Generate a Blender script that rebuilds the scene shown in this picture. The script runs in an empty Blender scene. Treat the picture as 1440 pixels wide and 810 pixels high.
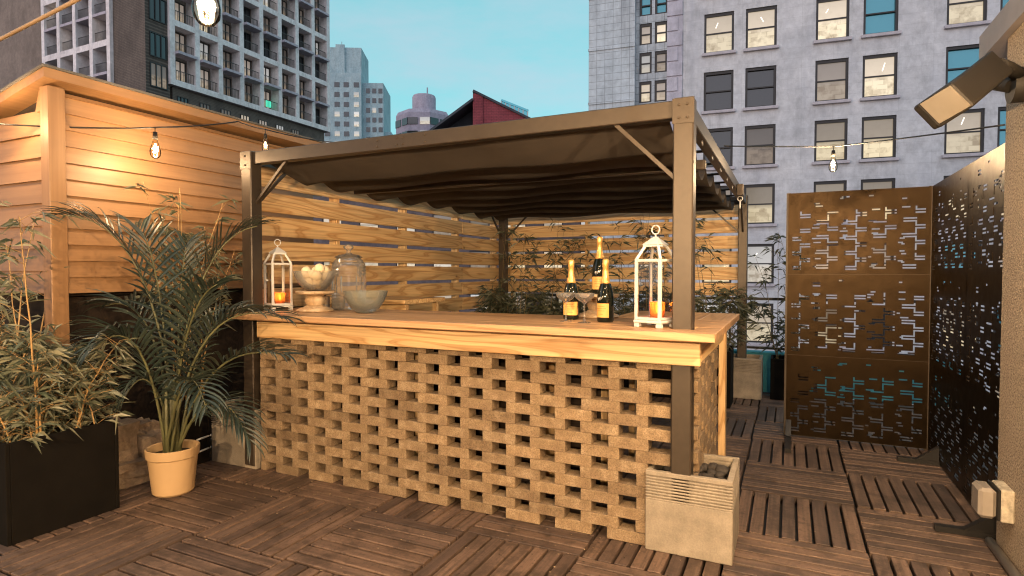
import bpy, bmesh, math, random
from mathutils import Vector, Matrix
R = math.radians
PI = math.pi
random.seed(7)
SC = bpy.context.scene
COL = SC.collection

# ------------------------------------------------------------------ camera
cam_d = bpy.data.cameras.new("camera")
cam = bpy.data.objects.new("camera", cam_d)
COL.objects.link(cam)
CAM = Vector((0.3317, -2.8025, 1.3210))
YAW, PITCH, FPX = 25.2745, -1.5974, 826.21
cam.location = CAM
cam.rotation_euler = (R(90 + PITCH), 0, R(YAW))
cam_d.sensor_width = 36
cam_d.lens = FPX / 1440 * 36
cam_d.clip_start = 0.05
cam_d.clip_end = 3000
SC.camera = cam

# ------------------------------------------------------------------ sky
w = bpy.data.worlds.new("World")
SC.world = w
w.use_nodes = True
nt = w.node_tree
nt.nodes.clear()
def wn(t, **k):
    n = nt.nodes.new(t)
    for a, b in k.items(): setattr(n, a, b)
    return n
out = wn("ShaderNodeOutputWorld")
SUN_EL, SUN_AZ = 6.0, 200.0      # behind the camera, low
sky = wn("ShaderNodeTexSky", sky_type='NISHITA', sun_disc=False)
sky.sun_elevation = R(SUN_EL); sky.sun_rotation = R(SUN_AZ)
bg1 = wn("ShaderNodeBackground"); bg1.inputs[1].default_value = 0.05
nt.links.new(sky.outputs[0], bg1.inputs[0])
tc = wn("ShaderNodeTexCoord")
sep = wn("ShaderNodeSeparateXYZ")
nt.links.new(tc.outputs['Generated'], sep.inputs[0])
ramp = wn("ShaderNodeValToRGB")
cr = ramp.color_ramp
cr.elements[0].position = 0.0; cr.elements[0].color = (0.40, 0.66, 0.70, 1)
cr.elements[1].position = 1.0; cr.elements[1].color = (0.16, 0.34, 0.45, 1)
e = cr.elements.new(0.22); e.color = (0.235, 0.63, 0.69, 1)
e = cr.elements.new(0.5); e.color = (0.23, 0.53, 0.60, 1)
nt.links.new(sep.outputs[2], ramp.inputs[0])
# thin dusk cloud
cn = wn("ShaderNodeTexNoise"); cn.inputs['Scale'].default_value = 3.2; cn.inputs['Detail'].default_value = 7; cn.inputs['Roughness'].default_value = 0.6
cmp_ = wn("ShaderNodeMapping"); cmp_.inputs['Scale'].default_value = (1, 1, 3.2); cmp_.inputs['Location'].default_value = (2.45, 0.3, 0.62)
nt.links.new(tc.outputs['Generated'], cmp_.inputs[0]); nt.links.new(cmp_.outputs[0], cn.inputs[0])
cmr = wn("ShaderNodeMapRange"); cmr.inputs[1].default_value = 0.44; cmr.inputs[2].default_value = 0.72; cmr.inputs[4].default_value = 0.9
nt.links.new(cn.outputs[0], cmr.inputs[0])
mixc = wn("ShaderNodeMix", data_type='RGBA')
mixc.inputs[7].default_value = (0.40, 0.56, 0.64, 1)
nt.links.new(cmr.outputs[0], mixc.inputs[0]); nt.links.new(ramp.outputs[0], mixc.inputs[6])
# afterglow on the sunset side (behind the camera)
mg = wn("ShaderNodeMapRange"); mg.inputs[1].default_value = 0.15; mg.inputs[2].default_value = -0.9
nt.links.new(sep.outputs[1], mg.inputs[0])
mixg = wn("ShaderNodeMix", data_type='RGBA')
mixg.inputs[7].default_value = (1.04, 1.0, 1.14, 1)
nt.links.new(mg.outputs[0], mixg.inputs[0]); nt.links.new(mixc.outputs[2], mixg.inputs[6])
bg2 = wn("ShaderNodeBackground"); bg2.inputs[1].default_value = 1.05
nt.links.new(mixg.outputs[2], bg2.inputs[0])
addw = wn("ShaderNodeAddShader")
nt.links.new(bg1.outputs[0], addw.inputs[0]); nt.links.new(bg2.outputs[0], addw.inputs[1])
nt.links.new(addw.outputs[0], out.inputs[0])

# ------------------------------------------------------------------ low soft dusk sun
sd = bpy.data.lights.new("dusk_sun", 'SUN')
sd.energy = 0.35; sd.angle = R(15); sd.color = (1.0, 0.82, 0.86)
so = bpy.data.objects.new("dusk_sun", sd); COL.objects.link(so)
az = R(SUN_AZ)
sdir = Vector((math.sin(az) * math.cos(R(SUN_EL)), math.cos(az) * math.cos(R(SUN_EL)), math.sin(R(SUN_EL))))
so.rotation_euler = sdir.to_track_quat('Z', 'Y').to_euler()

SC.view_settings.view_transform = 'Standard'
SC.view_settings.look = 'None'
SC.view_settings.exposure = 0.0
SC.view_settings.gamma = 1.0
SC.view_settings.use_curve_mapping = False
SC.render.engine = 'CYCLES'
SC.cycles.use_denoising = True
SC.cycles.filter_width = 1.15
SC.cycles.max_bounces = 8
SC.cycles.transparent_max_bounces = 16
SC.cycles.caustics_reflective = False
SC.cycles.caustics_refractive = False
SC.cycles.sample_clamp_indirect = 4.0

# ================================================================== helpers
_d = Vector((-math.sin(R(YAW)) * math.cos(R(PITCH)), math.cos(R(YAW)) * math.cos(R(PITCH)), math.sin(R(PITCH))))
_r = Vector((math.cos(R(YAW)), math.sin(R(YAW)), 0))
_u = _r.cross(_d)
def pt(x, y, depth):
    """a point seen at pixel x,y (1440 wide photo), so many metres deep"""
    return CAM + (_d + _r * ((x - 720) / FPX) + _u * ((405 - y) / FPX)) * depth

class MB:
    def __init__(s):
        s.v = []; s.f = []; s.m = []; s.sm = []
    def face(s, pts, m=0, sm=False):
        b = len(s.v); s.v += [tuple(p) for p in pts]
        s.f.append(tuple(range(b, b + len(pts)))); s.m.append(m); s.sm.append(sm)
    def add(s, vs, fs, m=0, sm=False):
        b = len(s.v); s.v += [tuple(p) for p in vs]
        for f in fs:
            s.f.append(tuple(i + b for i in f)); s.m.append(m); s.sm.append(sm)
    def box(s, x0, x1, y0, y1, z0, z1, m=0, mat=None):
        vs = [Vector((x, y, z)) for x in (x0, x1) for y in (y0, y1) for z in (z0, z1)]
        if mat: vs = [mat @ v for v in vs]
        s.add(vs, [(0, 1, 3, 2), (4, 6, 7, 5), (0, 4, 5, 1), (2, 3, 7, 6), (0, 2, 6, 4), (1, 5, 7, 3)], m)
    def cbox(s, x0, x1, y0, y1, z0, z1, e=0.003, m=0, mat=None, jit=0.0):
        """box with chamfered edges"""
        c = Vector(((x0 + x1) / 2, (y0 + y1) / 2, (z0 + z1) / 2))
        h = (abs(x1 - x0) / 2, abs(y1 - y0) / 2, abs(z1 - z0) / 2)
        e = min(e, min(h) * 0.45)
        idx = {}; vs = []
        for sx in (-1, 1):
            for sy in (-1, 1):
                for sz in (-1, 1):
                    jx, jy, jz = (random.uniform(-jit, jit) for _ in range(3)) if jit else (0, 0, 0)
                    for k in range(3):
                        d = [h[0] - e, h[1] - e, h[2] - e]; d[k] = h[k]
                        p = c + Vector((sx * d[0] + jx, sy * d[1] + jy, sz * d[2] + jz))
                        if mat: p = mat @ p
                        idx[(sx, sy, sz, k)] = len(vs); vs.append(p)
        fs = []
        S = (-1, 1)
        for k in range(3):
            for sg in S:
                q = []
                for a, b in ((-1, -1), (1, -1), (1, 1), (-1, 1)):
                    t = [a, b]; t.insert(k, sg); q.append(idx[(t[0], t[1], t[2], k)])
                fs.append(tuple(q) if (sg > 0) == (k != 1) else tuple(q[::-1]))
        for k in range(3):
            a, b = [i for i in range(3) if i != k]
            for sa in S:
                for sb in S:
                    t0 = [0, 0, 0]; t0[a] = sa; t0[b] = sb; t1 = list(t0); t0[k] = -1; t1[k] = 1
                    q = (idx[(*t0, a)], idx[(*t1, a)], idx[(*t1, b)], idx[(*t0, b)])
                    fl = sa * sb * (1 if (a, b) != (0, 2) else -1)
                    fs.append(q if fl < 0 else q[::-1])
        for sx in S:
            for sy in S:
                for sz in S:
                    q = tuple(idx[(sx, sy, sz, k)] for k in range(3))
                    fs.append(q if sx * sy * sz > 0 else q[::-1])
        s.add(vs, fs, m)
    def bar(s, a, b, w, h=None, m=0, up=Vector((0, 0, 1))):
        """rectangular bar between two points"""
        h = h or w
        a, b = Vector(a), Vector(b)
        t = (b - a).normalized()
        x = t.cross(up)
        if x.length < 1e-4: x = t.cross(Vector((1, 0, 0)))
        x.normalize(); y = x.cross(t)
        vs = [p + x * (sx * w / 2) + y * (sy * h / 2) for p in (a, b) for sx, sy in ((-1, -1), (1, -1), (1, 1), (-1, 1))]
        s.add(vs, [(3, 2, 1, 0), (4, 5, 6, 7), (0, 1, 5, 4), (1, 2, 6, 5), (2, 3, 7, 6), (3, 0, 4, 7)], m)
    def tube(s, pts, rad, n=6, m=0, cap=True, sm=True):
        pts = [Vector(p) for p in pts]
        if not hasattr(rad, '__len__'): rad = [rad] * len(pts)
        b = len(s.v); prev = None
        for i, p in enumerate(pts):
            t = (pts[min(i + 1, len(pts) - 1)] - pts[max(i - 1, 0)]).normalized()
            x = t.cross(Vector((0, 0, 1))) if prev is None else prev - t * prev.dot(t)
            if x.length < 1e-4: x = t.cross(Vector((1, 0, 0)))
            x.normalize(); prev = x; y = t.cross(x)
            for k in range(n):
                a = 2 * PI * k / n
                s.v.append(tuple(p + (x * math.cos(a) + y * math.sin(a)) * rad[i]))
        for i in range(len(pts) - 1):
            for k in range(n):
                k2 = (k + 1) % n
                s.f.append((b + i * n + k, b + i * n + k2, b + (i + 1) * n + k2, b + (i + 1) * n + k)); s.m.append(m); s.sm.append(sm)
        if cap:
            s.f.append(tuple(b + k for k in range(n))[::-1]); s.m.append(m); s.sm.append(False)
            e = b + (len(pts) - 1) * n
            s.f.append(tuple(e + k for k in range(n))); s.m.append(m); s.sm.append(False)
    def lathe(s, prof, n=24, c=(0, 0, 0), m=0, sm=True, wob=None):
        b = len(s.v)
        for r, z in prof:
            for k in range(n):
                a = 2 * PI * k / n
                rr = r * (wob(k, z) if wob else 1)
                s.v.append((c[0] + rr * math.cos(a), c[1] + rr * math.sin(a), c[2] + z))
        for i in range(len(prof) - 1):
            for k in range(n):
                k2 = (k + 1) % n
                s.f.append((b + i * n + k, b + i * n + k2, b + (i + 1) * n + k2, b + (i + 1) * n + k)); s.m.append(m); s.sm.append(sm)
        if prof[0][0] > 1e-5:
            s.f.append(tuple(b + k for k in range(n))[::-1]); s.m.append(m); s.sm.append(False)
        if prof[-1][0] > 1e-5:
            e = b + (len(prof) - 1) * n
            s.f.append(tuple(e + k for k in range(n))); s.m.append(m); s.sm.append(False)
    def ball(s, c, r, m=0, n=14, sz=1.0):
        prof = [(max(1e-6, r * math.sin(PI * i / 9)), -r * sz * math.cos(PI * i / 9)) for i in range(10)]
        s.lathe(prof, n, c, m)
    def torus(s, c, R0, r, axis='Y', m=0, n=20, k=8):
        b = len(s.v)
        for i in range(n):
            a = 2 * PI * i / n
            for j in range(k):
                q = 2 * PI * j / k
                rr = R0 + r * math.cos(q); h = r * math.sin(q)
                p = {'Y': (rr * math.cos(a), h, rr * math.sin(a)), 'Z': (rr * math.cos(a), rr * math.sin(a), h), 'X': (h, rr * math.cos(a), rr * math.sin(a))}[axis]
                s.v.append((c[0] + p[0], c[1] + p[1], c[2] + p[2]))
        for i in range(n):
            for j in range(k):
                i2, j2 = (i + 1) % n, (j + 1) % k
                s.f.append((b + i * k + j, b + i2 * k + j, b + i2 * k + j2, b + i * k + j2)); s.m.append(m); s.sm.append(True)
    def leaf(s, p, d, L, W, up=None, m=0, droop=0.25):
        """folded pointed leaf"""
        d = d.normalized()
        up = up or Vector((random.uniform(-1, 1), random.uniform(-1, 1), random.uniform(-.3, 1)))
        x = d.cross(up)
        if x.length < 1e-3: x = d.cross(Vector((1, 0.2, 0)))
        x.normalize()
        mid = p + d * (L * .4)
        tip = p + d * L - Vector((0, 0, L * droop))
        nrm = x.cross(d)
        b = len(s.v)
        s.v += [tuple(p), tuple(mid + x * W / 2 + nrm * W * .15), tuple(mid - x * W / 2 + nrm * W * .15), tuple(tip)]
        s.f += [(b, b + 1, b + 3), (b, b + 3, b + 2)]; s.m += [m, m]; s.sm += [False, False]
    def build(s, name, mats, parent=None, fix=True, loc=None, sharp=None):
        me = bpy.data.meshes.new(name)
        me.from_pydata(s.v, [], s.f)
        if not isinstance(mats, (list, tuple)): mats = [mats]
        for mt in mats: me.materials.append(mt)
        me.polygons.foreach_set('material_index', s.m)
        me.polygons.foreach_set('use_smooth', s.sm)
        if fix:
            bm = bmesh.new(); bm.from_mesh(me)
            bmesh.ops.recalc_face_normals(bm, faces=bm.faces)
            bm.to_mesh(me); bm.free()
        if sharp: me.set_sharp_from_angle(angle=R(sharp))
        me.update()
        o = bpy.data.objects.new(name, me)
        COL.objects.link(o)
        if parent: o.parent = parent
        if loc is not None: o.location = loc
        return o

def tag(o, label=None, cat=None, group=None, kind=None):
    if label: o['label'] = label
    if cat: o['category'] = cat
    if group: o['group'] = group
    if kind: o['kind'] = kind
    return o
def empty(name, loc, rz=0, label=None, cat=None, group=None):
    o = bpy.data.objects.new(name, None)
    o.empty_display_size = 0.1
    COL.objects.link(o); o.location = loc; o.rotation_euler = (0, 0, rz)
    return tag(o, label, cat, group)
def copy_tree(o, parent=None):
    c = o.copy(); COL.objects.link(c)
    if parent is not None: c.parent = parent
    for ch in [x for x in bpy.data.objects if x.parent == o]: copy_tree(ch, c)
    return c

# ================================================================== materials
class NT:
    def __init__(s, name):
        s.mat = bpy.data.materials.new(name); s.mat.use_nodes = True
        s.t = s.mat.node_tree
        s.b = s.t.nodes['Principled BSDF']; s.o = s.t.nodes['Material Output']
    def n(s, t, **k):
        x = s.t.nodes.new(t)
        for a, b in k.items(): setattr(x, a, b)
        return x
    def l(s, a, b): s.t.links.new(a, b)
    def coord(s, scale=(1, 1, 1), island=0.0, kind='Object'):
        c = s.n("ShaderNodeTexCoord").outputs[kind]
        if island:
            g = s.n("ShaderNodeNewGeometry").outputs['Random Per Island']
            m = s.n("ShaderNodeVectorMath", operation='SCALE'); m.inputs[0].default_value = (37.1, 91.7, 53.3)
            s.l(g, m.inputs['Scale'])
            a = s.n("ShaderNodeVectorMath", operation='ADD'); s.l(c, a.inputs[0]); s.l(m.outputs[0], a.inputs[1]); c = a.outputs[0]
        mp = s.n("ShaderNodeMapping"); mp.inputs['Scale'].default_value = scale
        s.l(c, mp.inputs[0]); return mp.outputs[0]
    def noise(s, vec, scale=5, detail=4, rough=0.55, dist=0):
        x = s.n("ShaderNodeTexNoise"); x.inputs['Scale'].default_value = scale; x.inputs['Detail'].default_value = detail
        x.inputs['Roughness'].default_value = rough; x.inputs['Distortion'].default_value = dist
        s.l(vec, x.inputs[0]); return x.outputs[0]
    def ramp(s, fac, stops):
        x = s.n("ShaderNodeValToRGB"); el = x.color_ramp.elements
        while len(el) < len(stops): el.new(0.5)
        for q, (p, c) in zip(el, stops):
            q.position = p; q.color = (*c, 1) if hasattr(c, '__len__') else (c, c, c, 1)
        s.l(fac, x.inputs[0]); return x.outputs[0]
    def mix(s, fac, a, b, mode='MIX'):
        x = s.n("ShaderNodeMix", data_type='RGBA', blend_type=mode)
        for v, i in ((fac, 0), (a, 6), (b, 7)):
            if hasattr(v, 'is_linked') or hasattr(v, 'links'): s.l(v, x.inputs[i])
            else: x.inputs[i].default_value = v if i == 0 else (*v, 1)
        return x.outputs[2]
    def bump(s, h, strength=0.3, dist=0.01):
        x = s.n("ShaderNodeBump"); x.inputs['Strength'].default_value = strength; x.inputs['Distance'].default_value = dist
        s.l(h, x.inputs['Height']); s.l(x.outputs[0], s.b.inputs['Normal'])
    def math(s, op, a, b=None):
        x = s.n("ShaderNodeMath", operation=op)
        for i, v in enumerate((a, b)):
            if v is None: continue
            if isinstance(v, (int, float)): x.inputs[i].default_value = v
            else: s.l(v, x.inputs[i])
        return x.outputs[0]
    def set(s, **k):
        for a, v in k.items():
            s.b.inputs[a.replace('_', ' ')].default_value = v if not (hasattr(v, '__len__') and len(v) == 3) else (*v, 1)
        return s

def plain(name, col, rough=0.5, metal=0.0, var=0.12, vs=9.0, **k):
    m = NT(name); v = m.coord()
    n = m.noise(v, vs, 5)
    c = m.ramp(n, [(0.25, [x * (1 - var) for x in col]), (0.75, [min(1, x * (1 + var)) for x in col])])
    m.l(c, m.b.inputs['Base Color'])
    m.set(Roughness=rough, Metallic=metal, **k)
    return m.mat

def wood(name, axis, light, dark, fig=40.0, stretch=0.28, across=5.5, rough=0.55, tone=0.18, fibre=0.35, bump=0.12, knots=True, dirt=0.0, gstr=0.85):
    m = NT(name)
    sc = [across, across, across]; sc[axis] = stretch * across / 3.4
    v = m.coord(sc, island=1)
    n = m.noise(v, 1.0, 2, 0.45, 0.3)
    sn = m.math('SINE', m.math('MULTIPLY', n, fig * 2))
    g = m.ramp(sn, [(0.0, 0.0), (0.5, 0.25), (0.85, 1.0), (1.0, 0.7)])
    g = m.math('MULTIPLY', g, gstr)
    f2 = [75, 75, 75]; f2[axis] = 1.6
    fn = m.noise(m.coord(f2, island=1), 1.0, 3, 0.6)
    c = m.mix(g, light, dark)
    fr = m.ramp(fn, [(0.3, 1 - fibre), (0.7, 1.0)])
    c = m.mix(1.0, c, fr, 'MULTIPLY')
    isl = m.n("ShaderNodeNewGeometry").outputs['Random Per Island']
    tn = m.ramp(isl, [(0.0, (1 - tone, 1 - tone, 1 - tone * .9)), (0.5, (1, 1, 1)), (1.0, (1 + tone * .5, 1 + tone * .42, 1 + tone * .3))])
    c = m.mix(1.0, c, tn, 'MULTIPLY')
    if knots:
        ks = [3.2, 3.2, 3.2]; ks[axis] = 1.6
        vo = m.n("ShaderNodeTexVoronoi"); vo.inputs['Scale'].default_value = 1.6
        m.l(m.coord(ks, island=1), vo.inputs[0])
        kf = m.ramp(vo.outputs['Distance'], [(0.03, 0.9), (0.085, 0.0)])
        c = m.mix(kf, c, [x * 0.35 for x in dark])
    if dirt:
        dn = m.noise(m.coord((1, 1, 1)), 4.6, 8, 0.72)
        df = m.ramp(dn, [(0.50, 0.0), (0.57, dirt)])
        c = m.mix(df, c, [x * 0.3 for x in dark])
        dn2 = m.noise(m.coord((1, 1, 1)), 42, 4, 0.7)
        c = m.mix(m.ramp(dn2, [(0.53, 0.0), (0.60, dirt * .8)]), c, [x * .45 for x in dark])
    m.l(c, m.b.inputs['Base Color'])
    m.set(Roughness=rough)
    m.bump(fn, bump, 0.004)
    return m.mat

PX, PY, PZ = 0, 1, 2
PINE_L, PINE_D = (0.78, 0.53, 0.265), (0.50, 0.265, 0.095)
M = {}
M['pine_x'] = wood('pine_board_x', 0, PINE_L, PINE_D)
M['pine_y'] = wood('pine_board_y', 1, PINE_L, PINE_D)
M['pine_z'] = wood('pine_board_z', 2, PINE_L, PINE_D)
CT_L, CT_D = (0.58, 0.35, 0.18), (0.40, 0.21, 0.09)
M['top_x'] = wood('counter_wood_x', 0, CT_L, CT_D, fig=24, rough=0.38, tone=0.2, knots=False)
M['top_y'] = wood('counter_wood_y', 1, CT_L, CT_D, fig=24, rough=0.38, tone=0.2, knots=False)
DK_L, DK_D = (0.155, 0.101, 0.075), (0.066, 0.042, 0.031)
M['deck_x'] = wood('deck_wood_x', 0, DK_L, DK_D, fig=16, across=10, tone=0.45, rough=0.62, fibre=0.5, bump=0.35, knots=False, dirt=0.52, gstr=0.4)
M['deck_y'] = wood('deck_wood_y', 1, DK_L, DK_D, fig=16, across=10, tone=0.45, rough=0.62, fibre=0.5, bump=0.35, knots=False, dirt=0.52, gstr=0.4)
M['turned'] = wood('turned_wood', 2, (0.62, 0.46, 0.29), (0.42, 0.27, 0.14), fig=9, rough=0.6, tone=0.1, knots=False)
def siding(name, axis):
    m = NT(name)
    sc = [30, 30, 30]; sc[axis] = 0.9
    n = m.noise(m.coord(sc, island=1), 1, 4, 0.6)
    isl = m.n("ShaderNodeNewGeometry").outputs['Random Per Island']
    c = m.ramp(n, [(0.3, (0.235, 0.122, 0.050)), (0.7, (0.31, 0.17, 0.077))])
    c = m.mix(1.0, c, m.ramp(isl, [(0, (0.88, 0.88, 0.88)), (1, (1.06, 1.05, 1.03))]), 'MULTIPLY')
    st = [5, 5, 0.8]
    s2 = m.noise(m.coord(st), 1, 5, 0.65)
    c = m.mix(m.ramp(s2, [(0.5, 0.0), (0.75, 0.35)]), c, (0.20, 0.12, 0.06))
    m.l(c, m.b.inputs['Base Color']); m.set(Roughness=0.5); m.bump(n, 0.12, 0.003)
    return m.mat
M['siding_x'] = siding('cedar_siding_x', 0); M['siding_y'] = siding('cedar_siding_y', 1); M['siding_z'] = siding('cedar_trim', 2)
def brickm():
    m = NT('concrete_brick')
    v = m.coord((1, 1, 1), island=1)
    n1 = m.noise(v, 150, 4, 0.75); n2 = m.noise(v, 16, 6, 0.65)
    isl = m.n("ShaderNodeNewGeometry").outputs['Random Per Island']
    c = m.ramp(n2, [(0.3, (0.18, 0.122, 0.072)), (0.52, (0.235, 0.166, 0.100)), (0.72, (0.33, 0.25, 0.165))])
    c = m.mix(1.0, c, m.ramp(n1, [(0.38, 0.66), (0.5, 1.0), (0.62, 1.25)]), 'MULTIPLY')
    c = m.mix(1.0, c, m.ramp(isl, [(0, (0.70, 0.68, 0.66)), (0.35, (.98, .98, .98)), (0.8, (1.04, 1.03, 1.0)), (1, (1.22, 1.2, 1.16))]), 'MULTIPLY')
    m.l(c, m.b.inputs['Base Color']); m.set(Roughness=0.92)
    m.bump(n1, 0.7, 0.006); return m.mat
M['brick'] = brickm()
def concrete(name, col, sp=0.25, bs=120, bump=0.25, big=3.0):
    m = NT(name); v = m.coord()
    n1 = m.noise(v, big, 6, 0.65); n2 = m.noise(v, bs, 3, 0.7)
    c = m.ramp(n1, [(0.3, [x * (1 - sp) for x in col]), (0.7, [x * (1 + sp * .6) for x in col])])
    c = m.mix(1.0, c, m.ramp(n2, [(0.3, 0.82), (0.7, 1.08)]), 'MULTIPLY')
    m.l(c, m.b.inputs['Base Color']); m.set(Roughness=0.85); m.bump(n2, bump, 0.004); return m.mat
M['planter'] = concrete('pale_concrete_planter', (0.275, 0.235, 0.185), sp=0.3, big=9)
def stucco():
    m = NT('tan_stucco'); v = m.coord()
    n1 = m.noise(v, 110, 4, 0.75); n2 = m.noise(v, 4, 5, 0.6)
    c = m.ramp(n1, [(0.40, (0.13, 0.09, 0.06)), (0.5, (0.33, 0.25, 0.175)), (0.62, (0.46, 0.37, 0.275))])
    c = m.mix(m.ramp(n2, [(0.45, 0), (0.8, 0.35)]), c, (0.24, 0.17, 0.11))
    m.l(c, m.b.inputs['Base Color']); m.set(Roughness=0.9); m.bump(n1, 1.0, 0.01); return m.mat
M['stucco'] = stucco()
M['bronze'] = plain('bronze_metal', (0.050, 0.038, 0.028), 0.42, 0.35, 0.1, 30)
M['bronze_dark'] = plain('dark_bronze_metal', (0.055, 0.04, 0.028), 0.5, 0.3, 0.1, 30)
def screenm():
    m = NT('perforated_steel'); v = m.coord()
    n = m.noise(v, 6, 5, 0.6)
    m.l(m.ramp(n, [(0.3, (0.017, 0.0112, 0.0063)), (0.7, (0.024, 0.016, 0.0092))]), m.b.inputs['Base Color'])
    m.l(m.ramp(m.noise(v, 15, 5), [(0.3, 0.36), (0.7, 0.46)]), m.b.inputs['Roughness'])
    m.set(Metallic=1.0); return m.mat
M['screen'] = screenm()
def canvas():
    m = NT('brown_canvas'); v = m.coord((1, 1, 1))
    n = m.noise(m.coord((700, 700, 700)), 1, 2); n2 = m.noise(v, 5, 5)
    c = m.ramp(n2, [(0.3, (0.038, 0.030, 0.0235)), (0.7, (0.052, 0.041, 0.033))])
    c = m.mix(1.0, c, m.ramp(n, [(0.3, 0.8), (0.7, 1.1)]), 'MULTIPLY')
    m.l(c, m.b.inputs['Base Color']); m.set(Roughness=0.9); return m.mat
M['canvas'] = canvas()
M['white'] = plain('white_painted_metal', (0.55, 0.545, 0.53), 0.4, 0, 0.06)
M['black_planter'] = plain('black_planter', (0.006, 0.005, 0.004), 0.9, 0, 0.3, Specular_IOR_Level=0.1)
M['black'] = plain('black_metal', (0.012, 0.011, 0.011), 0.45, 0.2, 0.2)
M['rubber'] = plain('black_rubber', (0.011, 0.0095, 0.008), 0.6, Specular_IOR_Level=.3)
M['pot'] = plain('tan_plastic_pot', (0.47, 0.315, 0.165), 0.45, 0, 0.08, 4)
M['soil'] = concrete('dark_soil', (0.035, 0.024, 0.016), 0.5, 90, 1.0, 30)
M['rock'] = concrete('dark_pebble', (0.035, 0.03, 0.028), 0.4, 60, 0.3, 12)
M['rubble'] = concrete('rough_stone', (0.30, 0.22, 0.15), 0.45, 60, 1.2, 9)
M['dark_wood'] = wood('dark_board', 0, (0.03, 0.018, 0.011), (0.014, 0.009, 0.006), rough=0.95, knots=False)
M['teal'] = concrete('teal_painted_wall', (0.05, 0.27, 0.32), 0.3, 90, 0.2, 3)
M['wire'] = plain('black_cord', (0.012, 0.010, 0.009), 0.6)
M['cord'] = plain('bulb_lit_cord', (0.22, 0.15, 0.09), 0.5)  # string cable as lit by the bulb, its glow put into the colour
M['asphalt'] = concrete('asphalt', (0.05, 0.05, 0.052), 0.3)
M['roofing'] = concrete('roof_membrane', (0.12, 0.11, 0.10), 0.3)
def leafm(name, a, b, rough=0.45, trans=0.15):
    m = NT(name)
    isl = m.n("ShaderNodeNewGeometry").outputs['Random Per Island']
    c = m.ramp(isl, [(0.0, a), (1.0, b)])
    m.l(c, m.b.inputs['Base Color']); m.set(Roughness=rough)
    return m.mat
M['palm'] = leafm('palm_leaf', (0.012, 0.022, 0.018), (0.045, 0.060, 0.045), 0.4)
M['palm_stem'] = plain('palm_stem', (0.10, 0.10, 0.045), 0.5, 0, 0.3)
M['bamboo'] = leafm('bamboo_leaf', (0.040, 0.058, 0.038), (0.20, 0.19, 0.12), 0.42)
M['bamboo_dark'] = leafm('shade_bamboo_leaf', (0.022, 0.034, 0.024), (0.085, 0.092, 0.058), 0.5)  # darker copy of the bamboo leaf, shade put into the colour
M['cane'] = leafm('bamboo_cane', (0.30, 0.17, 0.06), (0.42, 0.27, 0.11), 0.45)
M['cane_dark'] = leafm('thin_bamboo_cane', (0.09, 0.07, 0.03), (0.17, 0.12, 0.05), 0.5)  # thin cane, likewise darkened for shade

def emis(name, col, s):
    m = NT(name); m.set(Base_Color=col, Emission_Color=col, Emission_Strength=s); return m.mat
def glass(name, col=(1, 1, 1), rough=0.02, trans=0.85, ior=1.45, nbump=0, milk=0, mcol=(.9, .88, .84)):
    """thin glass: clear transmission plus a glossy skin"""
    m = NT(name); t = m.t
    tr = m.n("ShaderNodeBsdfTransparent"); tr.inputs[0].default_value = (*[c * trans for c in col], 1)
    gl = m.n("ShaderNodeBsdfGlossy"); gl.inputs['Roughness'].default_value = rough; gl.inputs[0].default_value = (1, 1, 1, 1)
    fr = m.n("ShaderNodeFresnel"); fr.inputs[0].default_value = ior
    if nbump:
        bp = m.n("ShaderNodeBump"); bp.inputs['Strength'].default_value = 0.8; bp.inputs['Distance'].default_value = 0.01
        v = m.n("ShaderNodeTexVoronoi"); v.inputs['Scale'].default_value = nbump; m.l(m.coord(), v.inputs[0])
        m.l(v.outputs[0], bp.inputs['Height']); m.l(bp.outputs[0], gl.inputs['Normal']); m.l(bp.outputs[0], fr.inputs['Normal'])
    mx = m.n("ShaderNodeMixShader"); m.l(fr.outputs[0], mx.inputs[0]); m.l(tr.outputs[0], mx.inputs[1]); m.l(gl.outputs[0], mx.inputs[2])
    o = mx.outputs[0]
    if milk:
        df = m.n("ShaderNodeBsdfDiffuse"); df.inputs[0].default_value = (*mcol, 1)
        tl = m.n("ShaderNodeBsdfTranslucent"); tl.inputs[0].default_value = (*mcol, 1)
        a = m.n("ShaderNodeMixShader"); a.inputs[0].default_value = .5; m.l(df.outputs[0], a.inputs[1]); m.l(tl.outputs[0], a.inputs[2])
        b = m.n("ShaderNodeMixShader"); b.inputs[0].default_value = milk
        if nbump and False:
            rr = m.n("ShaderNodeMapRange"); rr.inputs[1].default_value = .1; rr.inputs[2].default_value = .7; rr.inputs[3].default_value = milk * 1.9; rr.inputs[4].default_value = milk * .25
            m.l(v.outputs[0], rr.inputs[0]); m.l(rr.outputs[0], b.inputs[0])
        m.l(o, b.inputs[1]); m.l(a.outputs[0], b.inputs[2]); o = b.outputs[0]
    m.l(o, m.o.inputs[0]); return m.mat
M['glass'] = glass('clear_glass', trans=0.97)
M['bulb_glass'] = glass('bulb_glass', (1, 0.93, 0.82), 0.02, 0.97, 1.2)
M['cut_glass'] = glass('cut_glass', (1, 0.98, 0.95), 0.06, 0.97, 1.55, milk=.14)
M['filament'] = emis('glowing_filament', (1.0, 0.72, 0.40), 22)
M['core'] = emis('glowing_core', (1.0, 0.80, 0.52), 30)
M['flame'] = emis('candle_flame', (1.0, 0.62, 0.22), 25)
M['wax'] = plain('candle_wax', (0.75, 0.5, 0.3), 0.5)
M['amber'] = glass('amber_glass', (1.0, 0.50, 0.22), 0.05, 0.9, milk=.35, mcol=(.95, .50, .2))
M['frost'] = glass('frosted_ribbed_glass', (.93, .95, .92), .1, .97, 1.5, milk=.16, mcol=(.74, .76, .70))
M['bowl_glass'] = glass('milky_bowl_glass', (1, 0.98, 0.94), 0.08, 0.98, 1.45, milk=.14)
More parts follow.
